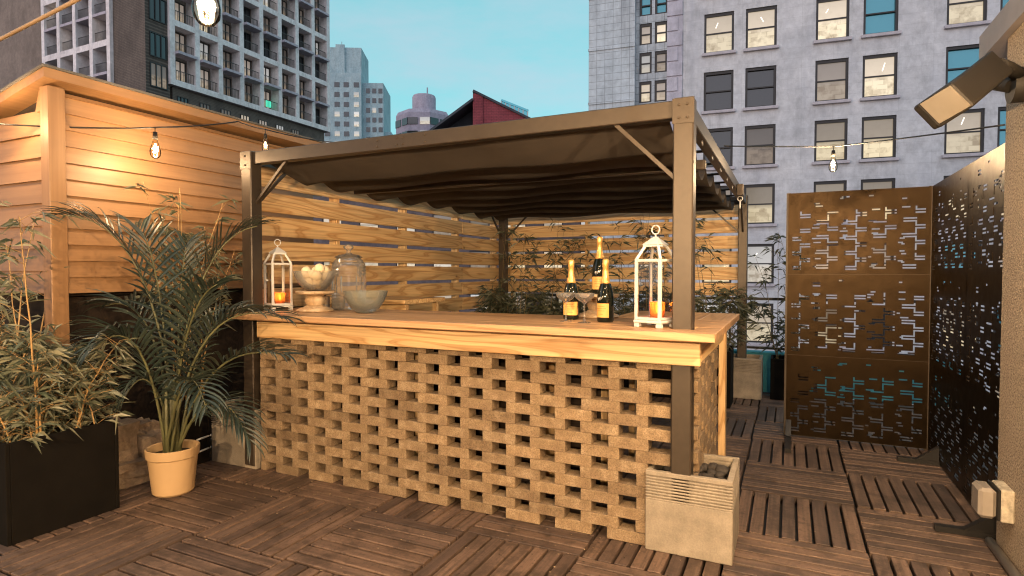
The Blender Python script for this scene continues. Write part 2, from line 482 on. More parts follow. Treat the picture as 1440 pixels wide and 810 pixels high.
M['cream'] = plain('cream_ball', (0.74, 0.62, 0.42), 0.6, 0, 0.08, 20)
M['bottle'] = NT('dark_bottle_glass').set(Base_Color=(0.006, 0.009, 0.007), Roughness=0.06).mat
M['foil'] = plain('gold_foil', (0.80, 0.47, 0.15), 0.35, 0.55, 0.1, 60)
M['labelm'] = plain('orange_label', (0.80, 0.44, 0.12), 0.5, 0, 0.03)
M['label_ink'] = plain('label_ink', (0.35, 0.14, 0.03), 0.5)
M['silver_ink'] = plain('silver_ink', (0.75, 0.74, 0.7), 0.35, 0.3)
M['steel'] = plain('grey_steel', (0.35, 0.33, 0.31), 0.35, 0.8)

# facade materials
def facade(name, a, b, stain, blocks=None, vst=0.5):
    m = NT(name); v = m.coord()
    n = m.noise(v, 0.35, 7, 0.62); n2 = m.noise(v, 2.4, 6, 0.7)
    c = m.ramp(n, [(0.36, a), (0.64, b)])
    c = m.mix(1.0, c, m.ramp(n2, [(0.36, 0.84), (0.64, 1.08)]), 'MULTIPLY')
    n3 = m.noise(m.coord((1, 1, .35)), 0.9, 8, 0.75)
    c = m.mix(1.0, c, m.ramp(n3, [(0.38, 0.80), (0.52, 1.0)]), 'MULTIPLY')
    st = m.noise(m.coord((0.9, 0.9, 0.12)), 1.0, 7, 0.7)
    c = m.mix(m.ramp(st, [(0.52, 0.0), (0.75, vst)]), c, stain)
    if blocks:
        br = m.n("ShaderNodeTexBrick"); br.inputs['Scale'].default_value = 1.0; br.offset = 0.5 if blocks[1] < .3 else 0.0
        br.inputs['Brick Width'].default_value = blocks[0]; br.inputs['Row Height'].default_value = blocks[1]; br.inputs['Mortar Size'].default_value = blocks[2]
        br.inputs[1].default_value = (1, 1, 1, 1); br.inputs[2].default_value = (0.93, 0.93, 0.93, 1); mv = .5 if blocks[0] < 1 else .84; br.inputs[3].default_value = (mv, mv, mv, 1)
        mp = m.n("ShaderNodeMapping"); mp.inputs['Rotation'].default_value = (R(-90), 0, 0)
        m.l(m.n("ShaderNodeTexCoord").outputs['Object'], mp.inputs[0]); m.l(mp.outputs[0], br.inputs[0])
        c = m.mix(1.0, c, br.outputs[0], 'MULTIPLY')
    m.l(c, m.b.inputs['Base Color']); m.set(Roughness=0.9); m.bump(n2, 0.3, 0.05); return m.mat
M['fac_grey'] = facade('lavender_grey_masonry', (0.55, 0.565, 0.595), (0.67, 0.675, 0.69), (0.38, 0.40, 0.46), (1.3, 0.47, 0.008))
M['fac_tile'] = facade('pale_stone_blocks', (0.50, 0.57, 0.62), (0.60, 0.66, 0.70), (0.20, 0.22, 0.25), (0.42, 0.36, 0.012), 0.75)
M['fac_quoin'] = facade('grey_quoin_stone', (0.46, 0.45, 0.52), (0.55, 0.53, 0.60), (0.3, 0.3, 0.35))
M['fac_white'] = facade('white_concrete_grid', (0.78, 0.71, 0.70), (0.86, 0.79, 0.78), (0.55, 0.49, 0.50), vst=0.3)
M['fac_brick'] = facade('brown_brick', (0.125, 0.095, 0.078), (0.175, 0.135, 0.11), (0.07, 0.055, 0.05), (0.5, 0.16, 0.02))
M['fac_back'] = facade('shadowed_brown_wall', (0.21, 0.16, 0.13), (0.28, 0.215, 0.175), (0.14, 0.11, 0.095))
M['fac_far'] = facade('brown_brick_block', (0.12, 0.098, 0.102), (0.165, 0.135, 0.14), (0.08, 0.068, 0.07))
M['fac_band'] = facade('grey_band', (0.42, 0.38, 0.44), (0.5, 0.45, 0.5), (0.3, 0.28, 0.3))
M['fac_teal'] = facade('blue_grey_tower', (0.30, 0.42, 0.47), (0.40, 0.52, 0.56), (0.22, 0.3, 0.34))
M['fac_pink'] = facade('mauve_tower', (0.36, 0.32, 0.40), (0.44, 0.39, 0.46), (0.25, 0.23, 0.3))
M['fac_red'] = facade('red_brick', (0.25, 0.045, 0.06), (0.33, 0.07, 0.085), (0.16, 0.03, 0.04), (0.5, 0.16, 0.02))
M['slate'] = facade('dark_slate_roof', (0.045, 0.055, 0.07), (0.07, 0.08, 0.095), (0.03, 0.035, 0.04))
M['win_frame'] = plain('black_window_frame', (0.020, 0.018, 0.018), 0.5)
M['sill'] = facade('stone_sill', (0.45, 0.42, 0.46), (0.52, 0.49, 0.52), (0.3, 0.28, 0.3))
M['rail'] = plain('dark_balcony_rail', (0.05, 0.04, 0.038), 0.5)
M['dark_pane'] = NT('dark_window_glass').set(Base_Color=(0.02, 0.022, 0.025), Roughness=0.08, Specular_IOR_Level=0.9).mat
M['sky_pane'] = NT('sky_tinted_glass').set(Base_Color=(0.10, 0.30, 0.36), Roughness=0.08, Metallic=0.5).mat  # teal of the mirrored sky put into the glass colour
M['tower_glass'] = NT('teal_glass_wall').set(Base_Color=(0.12, 0.42, 0.48), Roughness=0.1, Metallic=0.6).mat
def litpane(name, top, low, s, busy=0.5, seed=0):
    """lit room seen through a window: ceiling, tube lights and furniture"""
    m = NT(name)
    c = m.n("ShaderNodeTexCoord").outputs['Object']
    oi = m.n("ShaderNodeObjectInfo").outputs['Random']
    ofs = m.n("ShaderNodeVectorMath", operation='SCALE'); ofs.inputs[0].default_value = (31 + seed, 7, 17); m.l(oi, ofs.inputs['Scale'])
    ad = m.n("ShaderNodeVectorMath", operation='ADD'); m.l(c, ad.inputs[0]); m.l(ofs.outputs[0], ad.inputs[1])
    mp = m.n("ShaderNodeMapping"); mp.inputs['Rotation'].default_value = (R(-90), 0, 0); m.l(ad.outputs[0], mp.inputs[0])
    vo = m.n("ShaderNodeTexBrick"); vo.inputs['Scale'].default_value = 1.0; vo.offset = .37
    vo.inputs['Brick Width'].default_value = .43; vo.inputs['Row Height'].default_value = .21; vo.inputs['Mortar Size'].default_value = .012
    vo.inputs[1].default_value = (1, 1, 1, 1); q = 1 - busy; vo.inputs[2].default_value = (q, q * .9, q * .78, 1); vo.inputs[3].default_value = (.6, .56, .5, 1)
    m.l(mp.outputs[0], vo.inputs[0])
    bl = m.mix(m.ramp(m.noise(ad.outputs[0], 2.5, 3), [(.4, 0.), (.6, 1.)]), (1, 1, 1), vo.outputs[0])
    sp = m.n("ShaderNodeSeparateXYZ"); m.l(c, sp.inputs[0])
    g = m.ramp(m.math('ADD', m.math('MULTIPLY', sp.outputs[2], 0.5), 0.5), [(0.0, low), (0.38, low), (0.52, top), (1.0, [x * 0.8 for x in top])])
    lowmask = m.ramp(m.math('ADD', m.math('MULTIPLY', sp.outputs[2], 0.5), 0.5), [(0.42, 1.0), (0.5, 0.15)])
    col = m.mix(lowmask, g, m.mix(1.0, g, bl, 'MULTIPLY'))
    br = m.ramp(oi, [(0.0, 0.55), (1.0, 1.15)])
    col = m.mix(1.0, col, br, 'MULTIPLY')
    m.l(col, m.b.inputs['Emission Color']); m.set(Base_Color=(0.05, 0.05, 0.05), Emission_Strength=s, Roughness=0.1)
    return m.mat
M['lit_a'] = litpane('lit_office_warm', (0.80, 0.66, 0.50), (1.0, 0.84, 0.58), 1.0)
M['lit_b'] = litpane('lit_office_blind', (0.32, 0.26, 0.19), (0.92, 0.76, 0.48), 0.85, 0.45, 5)
M['lit_c'] = litpane('lit_office_grey', (0.46, 0.38, 0.32), (0.62, 0.50, 0.37), 0.8, 0.4, 11)
M['lit_d'] = litpane('dim_room', (0.15, 0.12, 0.10), (0.34, 0.25, 0.17), 0.7, 0.6, 3)
M['lit_e'] = litpane('lit_flat_white', (0.70, 0.68, 0.66), (0.85, 0.76, 0.62), 0.95, 0.5, 8)
M['tube'] = emis('ceiling_tube', (1.0, 0.93, 0.8), 1.3)
M['green'] = emis('green_lit_sign', (0.1, 0.85, 0.55), 1.0)

# ================================================================== setting: ground, terrace, deck
m = MB(); m.box(-700, 700, -700, 700, -20.3, -20.0)
tag(m.build('street_ground', M['asphalt']), kind='structure')
m = MB(); m.box(-9, 5, -13, 4.5, -20, -0.07)
tag(m.build('roof', M['roofing']), kind='structure')
m = MB(); m.box(-9, 5, -13, -9.2, -.06, 12.0)  # unseen block added behind the camera to keep sky glow off the terrace
tag(m.build('sky_light_block', M['fac_brick']), 'unseen brown brick block added behind the viewer to shut out low sky light', 'building')
T = 0.61; X0, Y0 = 0.075, 0.38
m = MB()
for i in range(-8, 4):
    for j in range(-7, 7):
        x, y = X0 + i * T, Y0 + j * T
        if y > 4.0: continue
        alongy = (i + j) % 2 == 0
        dz = random.uniform(-.003, .003)
        g = 0.004; nb = 8; p = (T - 2 * g) / nb
        for k in range(nb):
            z = -0.0 + dz + random.uniform(-.0012, .0012)
            a0, a1 = g + k * p + .0068, g + (k + 1) * p - .0068
            if alongy: m.cbox(x + a0, x + a1, y + g, y + T - g, -0.045 + z, z, 0.0022, 1)
            else: m.cbox(x + g, x + T - g, y + a0, y + a1, -0.045 + z, z, 0.0022, 0)
m.box(X0 - 8 * T, X0 + 4 * T, Y0 - 7 * T, Y0 + 6 * T, -0.066, -0.052, 2)
tag(m.build('deck', [M['deck_x'], M['deck_y'], M['black']], fix=False), kind='structure')

rng = random.Random(77); m = MB()
for k in range(420):
    x, y = rng.uniform(-3.2, 1.2), rng.uniform(-2.2, 2.3)
    if rng.random() < .45: x, y = rng.uniform(-2.9, .9), rng.uniform(-.5, -.02)
    r0 = rng.uniform(.0015, .006); a = rng.uniform(0, 6.28)
    P = [Vector((x + r0 * rng.uniform(.6, 2.2) * math.cos(a + q), y + r0 * math.sin(a + q), .0035 + rng.uniform(0, .003))) for q in (0, 1.6, 3.1, 4.7)]
    m.face(P, 0 if rng.random() < .6 else 1)
tag(m.build('grit', [plain('dry_leaf_bits', (.30, .22, .13), .8), M['soil']], fix=False), kind='stuff')

# ================================================================== large buildings
def wall_holes(mb, s0, s1, z0, z1, holes, y=0.0, depth=0.12, m=0):
    """vertical wall in the local xz plane (front towards -y) with reveals round each opening"""
    xs = sorted({s0, s1, *[h[0] for h in holes], *[h[1] for h in holes]})
    zs = sorted({z0, z1, *[h[2] for h in holes], *[h[3] for h in holes]})
    xs = [x for x in xs if s0 <= x <= s1]; zs = [z for z in zs if z0 <= z <= z1]
    for a, b in zip(xs, xs[1:]):
        for c, d in zip(zs, zs[1:]):
            cx, cz = (a + b) / 2, (c + d) / 2
            if any(h[0] < cx < h[1] and h[2] < cz < h[3] for h in holes): continue
            mb.face([(a, y, c), (b, y, c), (b, y, d), (a, y, d)], m)
    for a, b, c, d in holes:
        yd = y + depth
        mb.face([(a, y, c), (a, yd, c), (a, yd, d), (a, y, d)], m)
        mb.face([(b, yd, c), (b, y, c), (b, y, d), (b, yd, d)], m)
        mb.face([(a, yd, d), (b, yd, d), (b, y, d), (a, y, d)], m)
        mb.face([(a, y, c), (b, y, c), (b, yd, c), (a, yd, c)], m)

_mesh_cache = {}
def mesh_of(key, fn, mat):
    k = (key, mat.name)
    if k not in _mesh_cache:
        mb = fn(); o = mb.build(key[0] if isinstance(key, tuple) else key, mat)
        _mesh_cache[k] = o.data; bpy.data.objects.remove(o)
    return _mesh_cache[k]
def inst(name, me, parent, loc=(0, 0, 0)):
    o = bpy.data.objects.new(name, me); COL.objects.link(o); o.parent = parent; o.location = loc; return o

# ---- right: grey masonry building
RB = empty('office_building', (2.0266, 28.051, 0), math.atan2(.106, .994), 'grey masonry office building with rows of paired black sash windows, many lit, behind the terrace', 'building')
WW, WH = 1.36, 1.90
def wframe(W, H):
    mb = MB(); t = 0.10
    mb.box(-W / 2, -W / 2 + t, -.06, .06, -H / 2, H / 2); mb.box(W / 2 - t, W / 2, -.06, .06, -H / 2, H / 2)
    mb.box(-W / 2 + t, W / 2 - t, -.06, .06, H / 2 - t * 1.3, H / 2); mb.box(-W / 2 + t, W / 2 - t, -.06, .06, -H / 2, -H / 2 + t * .8)
    mb.box(-W / 2 + t, W / 2 - t, -.04, .04, -.03, .03)
    return mb
def wpane(W, H):
    mb = MB(); mb.face([(-W / 2 + .09, .05, -H / 2 + .07), (W / 2 - .09, .05, -H / 2 + .07), (W / 2 - .09, .05, H / 2 - .12), (-W / 2 + .09, .05, H / 2 - .12)]); return mb
def wsill(W, H):
    mb = MB(); mb.cbox(-W / 2 - .1, W / 2 + .1, -.27, -.1, -H / 2 - .14, -H / 2 - .003, .01); return mb
holes_main, holes_rec = [], []
rng = random.Random(4)
cols = [-4.95, -3.06, -0.05, 1.87, 5.08, 6.98, 9.98, 11.88]
special = {(0, 13.85): 'lit_a', (0, 11.05): 'dark_pane', (1, 11.05): 'dark_pane', (1, 8.3): 'lit_d', (0, 8.3): 'dark_pane', (1, 13.85): 'lit_a', (2, 13.85): 'lit_a', (3, 13.85): 'sky_pane',
           (2, 11.05): 'lit_c', (3, 11.05): 'lit_a', (2, 8.3): 'lit_b', (3, 8.3): 'lit_b', (4, 13.85): 'lit_a', (4, 11.05): 'sky_pane', (4, 8.3): 'lit_a', (5, 13.85): 'sky_pane',
           (1, 5.5): 'lit_b', (2, 5.5): 'lit_b', (3, 5.5): 'lit_b', (1, 2.65): 'lit_e', (1, -.2): 'lit_a', (0, -.2): 'lit_e', (0, 2.65): 'lit_b', (0, 5.5): 'lit_c'}
wins = []
tops = [16.65, 13.85, 11.05, 8.3, 5.5, 2.65, -.2, -3.0]
for ci, c in enumerate(cols):
    for tz in tops:
        wd = WW if ci < 4 else 1.45
        holes_main.append((c - wd / 2, c + wd / 2, tz - WH, tz))
        wins.append((ci, c, tz, wd))
mb = MB(); wall_holes(mb, -6.63, 14, -20, 24, holes_main)
mb.face([(14, 0, -20), (14, 14, -20), (14, 14, 24), (14, 0, 24)]); mb.face([(-6.63, 0, 24), (14, 0, 24), (14, 14, 24), (-6.63, 14, 24)])
mb.build('wall', M['fac_grey'], RB, fix=False)
for ci, c, tz, wd in wins:
    f = inst('window', mesh_of(('window', wd), lambda: wframe(wd, WH), M['win_frame']), RB, (c, .12, tz - WH / 2))
    mt = special.get((ci, tz)) or rng.choice(['lit_a', 'lit_b', 'lit_c', 'dark_pane', 'lit_b', 'sky_pane'])
    inst('pane', mesh_of(('pane', wd), lambda: wpane(wd, WH), M[mt]), f)
    inst('sill', mesh_of(('sill', wd), lambda: wsill(wd, WH), M['sill']), f)
    if mt in ('lit_a', 'lit_e'):
        tb = MB(); a = rng.uniform(-.3, .2); tb.bar((a, 0.03, rng.uniform(.1, .35)), (a + rng.choice((-.12, .1)), 0.03, rng.uniform(.5, .7)), .035)
        tb.build('ceiling_tube', M['tube'], f)
# quoined pier
mb = MB()
z = -6.0
mb.box(-7.39, -6.64, -.05, 1.2, -20, 24)
k = 0
while z < 24:
    wq = 0.74 if k % 2 else 0.52
    mb.cbox(-7.385, -7.385 + wq, -.10, -.052, z, z + .66, .025); z += .74; k += 1
mb.build('quoin_pier', M['fac_quoin'], RB)
# recessed bay with small windows
SH = 1.08
rwin = []
for zt in [14.0 + 1.47 * k for k in range(3, -9, -1)]:
    for c in (-8.49, -7.72):
        holes_rec.append((c - .31, c + .31, zt - SH, zt)); rwin.append((c, zt))
mb = MB(); wall_holes(mb, -8.98, -7.39, -20, 24, holes_rec, y=.45)
mb.build('recessed_bay', M['fac_tile'], RB, fix=False)
for i, (c, zt) in enumerate(rwin):
    f = inst('window', mesh_of('small_window', lambda: wframe(.62, SH), M['win_frame']), RB, (c, .56, zt - SH / 2))
    mt = 'sky_pane' if zt > 14.5 else ['lit_a', 'lit_c', 'lit_a', 'lit_e', 'lit_c'][i % 5]
    inst('pane', mesh_of('small_pane', lambda: wpane(.62, SH), M[mt]), f)
mb = MB(); mb.box(-11.34, -8.98, 0, 14, -20, 24)
for zb in (15.4, 12.75, 10.0, 7.2): mb.box(-11.36, -8.96, -.05, -.002, zb, zb + .12)
mb.build('stone_wing', M['fac_tile'], RB)

# ---- left: apartment block with white balcony grid
AX, AY = -57.37, 34.73
LB = empty('apartment_block', (AX, AY, 0), 0, 'tall brown apartment block with a white concrete balcony grid, rising behind the wooden shed', 'building')
mb = MB()
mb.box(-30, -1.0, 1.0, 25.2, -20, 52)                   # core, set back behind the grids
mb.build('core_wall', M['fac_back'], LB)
mb = MB()
mb.box(-5.35, 0, 0, 2.5, -20, 52)                      # corner of brown brick
mb.build('corner_wall', M['fac_brick'], LB)
GB = [20.8 + 6.1 * k for k in range(-1, 6)]
# right face grid (local x=0 plane, along +y from 2.57 to 25.15)
yb = [2.6 + 2.82 * k for k in range(9)]
mb = MB()
for y in yb: mb.box(-1.1, .35, y - .28, y + .28, 20.5, 52)
for z in GB[1:]:
    for a, b in zip(yb, yb[1:]): mb.box(-1.0, .33, a + .28, b - .28, z - .3, z + .3)
mb.build('balcony_grid', M['fac_white'], LB)
mb = MB(); mb.box(-.998, -.2, 2.9, 24.8, 14.0, 20.45); mb.build('podium_wall', M['fac_brick'], LB)
# left face grid (local y=0 plane, x -17.2..-5.4)
xb = [-17.1 + 2.93 * k for k in range(5)]
GL = [24.75 + 6.1 * k for k in range(-1, 5)]
mb = MB()
for x in xb: mb.box(x - .28, x + .28, -.35, 1.1, 14, 52)
for z in GL:
    for a, b in zip(xb, xb[1:]): mb.box(a + .28, b - .28, -.33, 1.0, z - .32, z + .32)
mb.build('balcony_grid', M['fac_white'], LB)
rng = random.Random(11)
def bw_frame():
    mb = MB()
    for x in (-.85, -.28, .28, .85): mb.box(x - .05, x + .05, -.06, .04, -1.1, 1.1)
    mb.box(-.9, .9, -.061, .039, 1.1, 1.2); mb.box(-.9, .9, -.061, .039, -1.2, -1.1); return mb
def bw_pane():
    mb = MB(); mb.face([(-.84, .03, -1.1), (.84, .03, -1.1), (.84, .03, 1.1), (-.84, .03, 1.1)]); return mb
def b_rail():
    mb = MB(); mb.box(-1.1, 1.1, -.03, .03, .98, 1.05); mb.box(-1.1, 1.1, -.03, .03, 0, .06)
    for k in range(12): mb.box(-1.05 + k * .19, -1.02 + k * .19, -.015, .015, .06, .98)
    return mb
def b_slab():
    mb = MB(); mb.box(-1.12, 1.12, -1.0, .35, -.14, .14); return mb
me_f = mesh_of('balcony_window', bw_frame, M['win_frame']); me_r = mesh_of('railing', b_rail, M['rail']); me_s = mesh_of('balcony_slab', b_slab, M['fac_band'])
panes = [mesh_of('balcony_pane', bw_pane, M[k]) for k in ('lit_d', 'lit_d', 'lit_a', 'dark_pane', 'lit_e', 'lit_d', 'dark_pane', 'lit_c')]
def bay(loc, rz):
    f = inst('window', me_f, LB, loc); f.rotation_euler = (0, 0, rz)
    inst('pane', rng.choice(panes), f)
    return f
for a, b in zip(yb, yb[1:]):
    c = (a + b) / 2
    for z in GB[1:5]:
        for half in (0, 1):
            zz = z + .3 + half * 2.9
            bay((-.93, c, zz + 1.25), R(90))
            q = inst('railing', me_r, LB, (.12, c, zz + .02)); q.rotation_euler = (0, 0, R(90))
            if half:
                q = inst('balcony_slab', me_s, LB, (-.15, c, zz - .15)); q.rotation_euler = (0, 0, R(90))
for a, b in zip(xb, xb[1:]):
    c = (a + b) / 2
    for z in GL[0:4]:
        for half in (0, 1):
            zz = z + .3 + half * 2.9
            bay((c, .93, zz + 1.25), 0)
            inst('railing', me_r, LB, (c, -.12, zz + .02))
            if half: inst('balcony_slab', me_s, LB, (c, .15 + .5, zz - .15))
for k, z in enumerate((21.0, 24.0, 27.6, 31.0, 34.4)):
    f = inst('window', me_f, LB, (.04, 1.3, z)); f.rotation_euler = (0, 0, R(90)); inst('pane', panes[(k * 3) % 8], f)
for k in range(7):
    f = inst('window', me_f, LB, (-.16, 4 + k * 2.6, 19.0)); f.rotation_euler = (0, 0, R(90)); f.scale = (.7, 1, .5); inst('pane', panes[(k * 5 + 3) % 8], f)
for y, z in ((11.2, 21.8), (15.8, 22.0)):
    g = MB(); g.box(-.9, -.6, y - .3, y + .3, z - .35, z + .4); g.build('green_sign', M['green'], LB)

# ---- far left: brown block with pale bands
FB = empty('banded_block', (-84, 35, 0), 0, 'dark brown brick block with pale horizontal bands at the far left, beyond the balcony grid', 'building')
def fl(y, x=22): return CAM + (_d + _r * ((x - 720) / FPX) + _u * ((405 - y) / FPX)) * 74
mb = MB(); mb.box(-24, 6.5, 6, 20, -20, 50); mb.build('wall', M['fac_far'], FB)
mb = MB()
for z, h in ((24.4, 1.0), (27.8, 1.9), (34.5, 1.6)): mb.box(-24.2, 6.7, 5.6, 5.998, z, z + h)
mb.build('band', M['fac_band'], FB)
for x, z in ((-5, 31.5), (-1, 31.3), (3, 31.4), (-8, 31.2), (1.4, 23.0), (-4, 26.6), (2.5, 36.9), (-2.5, 37.2)):
    f = inst('window', me_f, FB, (x, 5.95, z)); inst('pane', panes[4 if z > 30 else 6], f)

# ---- mid distance: pale block seen through the fence gaps
MBD = empty('mauve_block', (-24, 44, 0), R(25), 'dark mauve block with lit windows seen through the gaps of the slatted fence', 'building')
mb = MB(); hs = []
for i in range(9):
    for zt in (6.5, 3.2, -.1, -3.4):
        hs.append((-15 + i * 3.3, -13.2 + i * 3.3, zt - 2, zt))
wall_holes(mb, -17, 15.5, -20, 8.0, hs)
mb.face([(-17, 0, 8), (15.5, 0, 8), (15.5, 9, 8), (-17, 9, 8)])
mb.build('wall', M['fac_far'], MBD, fix=False)
for i, h in enumerate(hs):
    f = inst('window', mesh_of('pale_window', lambda: wframe(1.8, 2.0), M['win_frame']), MBD, ((h[0] + h[1]) / 2, .1, (h[2] + h[3]) / 2))
    inst('pane', mesh_of('pale_pane', lambda: wpane(1.8, 2.0), M[('lit_a', 'lit_e', 'lit_b', 'lit_a', 'lit_c')[(i * 7) % 5]]), f)

# ---- distant towers
def tower_win(W, H):
    mb = MB(); mb.box(-W / 2, W / 2, -.15, .1, -H / 2, H / 2); return mb
TW = empty('stepped_tower', pt(500, 300, 200), R(28), 'distant blue grey stepped high-rise with a penthouse box, beside the balcony grid', 'building')
TW.location.z = 0
mb = MB(); mb.box(-14, 2.2, 0, 18, -20, 68.5); mb.box(2.2, 9.2, 2.5, 18, -20, 66); mb.box(9.2, 11.4, 5, 18, -20, 50); mb.build('wall', M['fac_teal'], TW)
mb = MB(); mb.box(-13, 2.0, 1.5, 14, 68.5, 77.5); mb.box(-6.5, -3.5, .9, 1.5, 68.5, 78.3); mb.box(-5, -4.8, 3, 3.2, 77.5, 80); mb.build('penthouse', M['fac_teal'], TW)
rng = random.Random(5)
for i, x in enumerate((-12.5, -9.2, -5.9, -2.8, 0.6, 4.0, 6.1, 8.2)):
    for k in range(10):
        z = 64.5 - k * 3.3
        if x > 3: z -= 1.2
        W = 1.3 if x > 3 else 1.7
        lit = rng.random() < (.75 if x == .6 else .14)
        inst('window', mesh_of(('window', W, 't'), lambda: tower_win(W, 1.6), M['lit_e'] if lit else M['dark_pane']), TW, (x, 0 if x < 3 else 2.5, z))
RT = empty('round_top_tower', pt(597, 300, 152), 0, 'mauve faceted high-rise topped by a round water tank housing, left of the red gable', 'building')
RT.location.z = 0
mb = MB(); mb.lathe([(7.2, -20), (7.2, 40.6), (6.7, 41.6), (1e-4, 41.7)], 8, sm=False); mb.build('wall', M['fac_pink'], RT)
mb = MB(); mb.lathe([(3.0, 41.5), (3.0, 46.0), (2.8, 46.4), (1e-4, 46.5)], 20); mb.tube([(1, 0, 46), (1, 0, 48.5)], .18, 5); mb.build('tank_house', M['fac_pink'], RT, sharp=40)
for a in range(8):
    for z in (38.5, 35.2):
        an = R(22.5 + a * 45)
        for q in (-1.5, 1.5):
            px_, py_ = 6.68 * math.cos(an) - q * math.sin(an), 6.68 * math.sin(an) + q * math.cos(an)
            o = inst('window', mesh_of('faceted_window', lambda: tower_win(2.4, 1.7), M['lit_e'] if (a == 6 and q > 0) else M['dark_pane']), RT, (px_, py_, z)); o.rotation_euler = (0, 0, an + R(90))
# red gable
RG = empty('gabled_house', pt(667, 300, 60), R(25.27), 'red brick gable with a dark sloping roof rising just over the pergola beam', 'building')
RG.location.z = 0
def rg(x, y): v = pt(x, y, 60); return (v - pt(667, 300, 60)).dot(_r), v.z
p1, p2, p3 = rg(667, 131), rg(790, 192), rg(585, 197)
mb = MB()
def prism(mb, poly, y0, y1, m=0):
    n = len(poly)
    mb.add([(x, y0, z) for x, z in poly] + [(x, y1, z) for x, z in poly], [tuple(range(n)), tuple(range(n, 2 * n))[::-1]] + [(i, i + n, (i + 1) % n + n, (i + 1) % n) for i in range(n)], m)
prism(mb, [(p1[0], -20), (p2[0], -20), p2, p1], 0, 6); mb.build('gable_wall', M['fac_red'], RG)
mb = MB(); prism(mb, [(p3[0], -20), (p1[0] - .02, -20), (p1[0] - .02, p1[1] - .9), (p3[0], p3[1] - .4)], 2.5, 6); mb.build('dark_wall', M['slate'], RG)
mb = MB()
mb.bar((p1[0] - .1, 3.4, p1[1] + .12), (p2[0], 3.4, p2[1] + .12), 7.2, .22)
mb.bar((p1[0] - .1, 3.0, p1[1] - .75), (p3[0], 3.0, p3[1] - .25), 6.6, .22)
mb.build('roof', M['slate'], RG)
mb = MB(); mb.cbox(p1[0] - .12, p1[0] + .9, -.12, .5, p1[1] - 6, p1[1] - .2, .03); mb.build('corner_pier', M['fac_red'], RG)
# glass top
GT = empty('glass_tower', pt(725, 300, 150), R(25.27), 'slanted teal glass top of a far tower right of the red gable', 'building')
GT.location.z = 0
g0 = pt(725, 300, 150)
def gg(x, y): v = pt(x, y, 150); return (v - g0).dot(_r), v.z
mb = MB(); prism(mb, [(gg(705, 0)[0], -20), (gg(742, 0)[0], -20), gg(742, 156), gg(705, 143)], 0, 8); mb.build('glass_wall', M['tower_glass'], GT)
mb = MB()
for t in range(7):
    xx = gg(705 + t * 6.1, 0)[0]; mb.box(xx - .12, xx + .12, -.15, 0, 20, gg(0, 143 + t * 2.1)[1] + .2)
mb.build('mullions', M['steel'], GT)
mb = MB(); a, b = gg(705, 142), gg(743, 157); mb.bar((a[0], 4, a[1]), (b[0], 4, b[1]), 8.4, .5); mb.build('parapet', M['tower_glass'], GT)

# ================================================================== terrace edge: teal parapet and railing
mb = MB(); mb.cbox(-6, 1.9, 4.42, 4.56, -.05, .41, .01); tag(mb.build('low_parapet', M['teal']), 'low teal painted parapet along the far edge of the deck', 'parapet')
rl = empty('railing', (0, 4.36, 0), 0, 'thin black metal railing running in front of the teal parapet', 'railing')
mb = MB(); mb.box(-5.5, 1.9, -.015, .015, 1.00, 1.03); mb.build('top_rail', M['black'], rl)
mb = MB(); mb.box(-5.5, 1.9, -.012, .012, .45, .475); mb.build('bottom_rail', M['black'], rl)
for x in (-5.4, -3.9, -2.4, -.9, .6, 1.85):
    mb = MB(); mb.box(x - .018, x + .018, -.018, .018, 0, 1.0); mb.build('post', M['black'], rl)

# ================================================================== shed with lap siding
SX, SY, SZ = -3.62, -0.80, 2.44
SE = 1.28
sh = empty('shed', (SX, SY, 0), 0, 'wooden shed clad in warm brown lap siding with a corner post at the left', 'shed')
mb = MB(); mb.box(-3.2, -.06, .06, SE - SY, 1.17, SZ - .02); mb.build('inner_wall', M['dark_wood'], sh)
LAP = 0.098
mb = MB()
z = 1.19
while z < SZ - .06:
    z1 = min(z + LAP + .012, SZ - .05)
    q = [(.026, .055, z), (.026, SE - SY, z), (.008, SE - SY, z1), (.008, .055, z1)]
    mb.add(q + [(-.02, y, zz) for _, y, zz in q], [(0, 1, 2, 3), (4, 7, 6, 5), (0, 4, 5, 1), (1, 5, 6, 2), (2, 6, 7, 3), (3, 7, 4, 0)], 0)
    z += LAP
mb.build('side_siding', M['siding_y'], sh)
mb = MB(); z = 1.19; LF = 0.135
while z < SZ - .06:
    z1 = z + LF + .012
    # front boards, cut under the sloping eave
    xe = -3.1 if z1 < SZ - .66 else -(SZ - z1) / .2
    xe = max(-3.1, min(-.12, xe))
    q = [(xe, -.026, z), (-.055, -.026, z), (-.055, -.008, min(z1, SZ - .04)), (xe, -.008, min(z1, SZ - .04))]
    mb.add(q + [(x, .02, zz) for x, _, zz in q], [(0, 1, 2, 3), (4, 7, 6, 5), (0, 4, 5, 1), (1, 5, 6, 2), (2, 6, 7, 3), (3, 7, 4, 0)], 0)
    z += LF
mb.build('front_siding', M['siding_x'], sh)
mb = MB(); mb.cbox(-.055, .034, -.036, .055, .05, SZ - .03, .004); mb.build('corner_post', M['siding_z'], sh)
mb = MB()   # roof slab with a shallow fall to the left
def rz_(x): return SZ + .2 * min(0, x)
for xa, xb2 in ((-3.3, .075),):
    vs = [(xa, -.075, rz_(xa)), (xb2, -.075, SZ), (xb2, SE - SY + .1, SZ), (xa, SE - SY + .1, rz_(xa))]
    mb.add(vs + [(x, y, zz + .055) for x, y, zz in vs], [(3, 2, 1, 0), (4, 5, 6, 7), (0, 1, 5, 4), (1, 2, 6, 5), (2, 3, 7, 6), (3, 0, 4, 7)])
rf = mb.build('roof', M['siding_y'], sh)
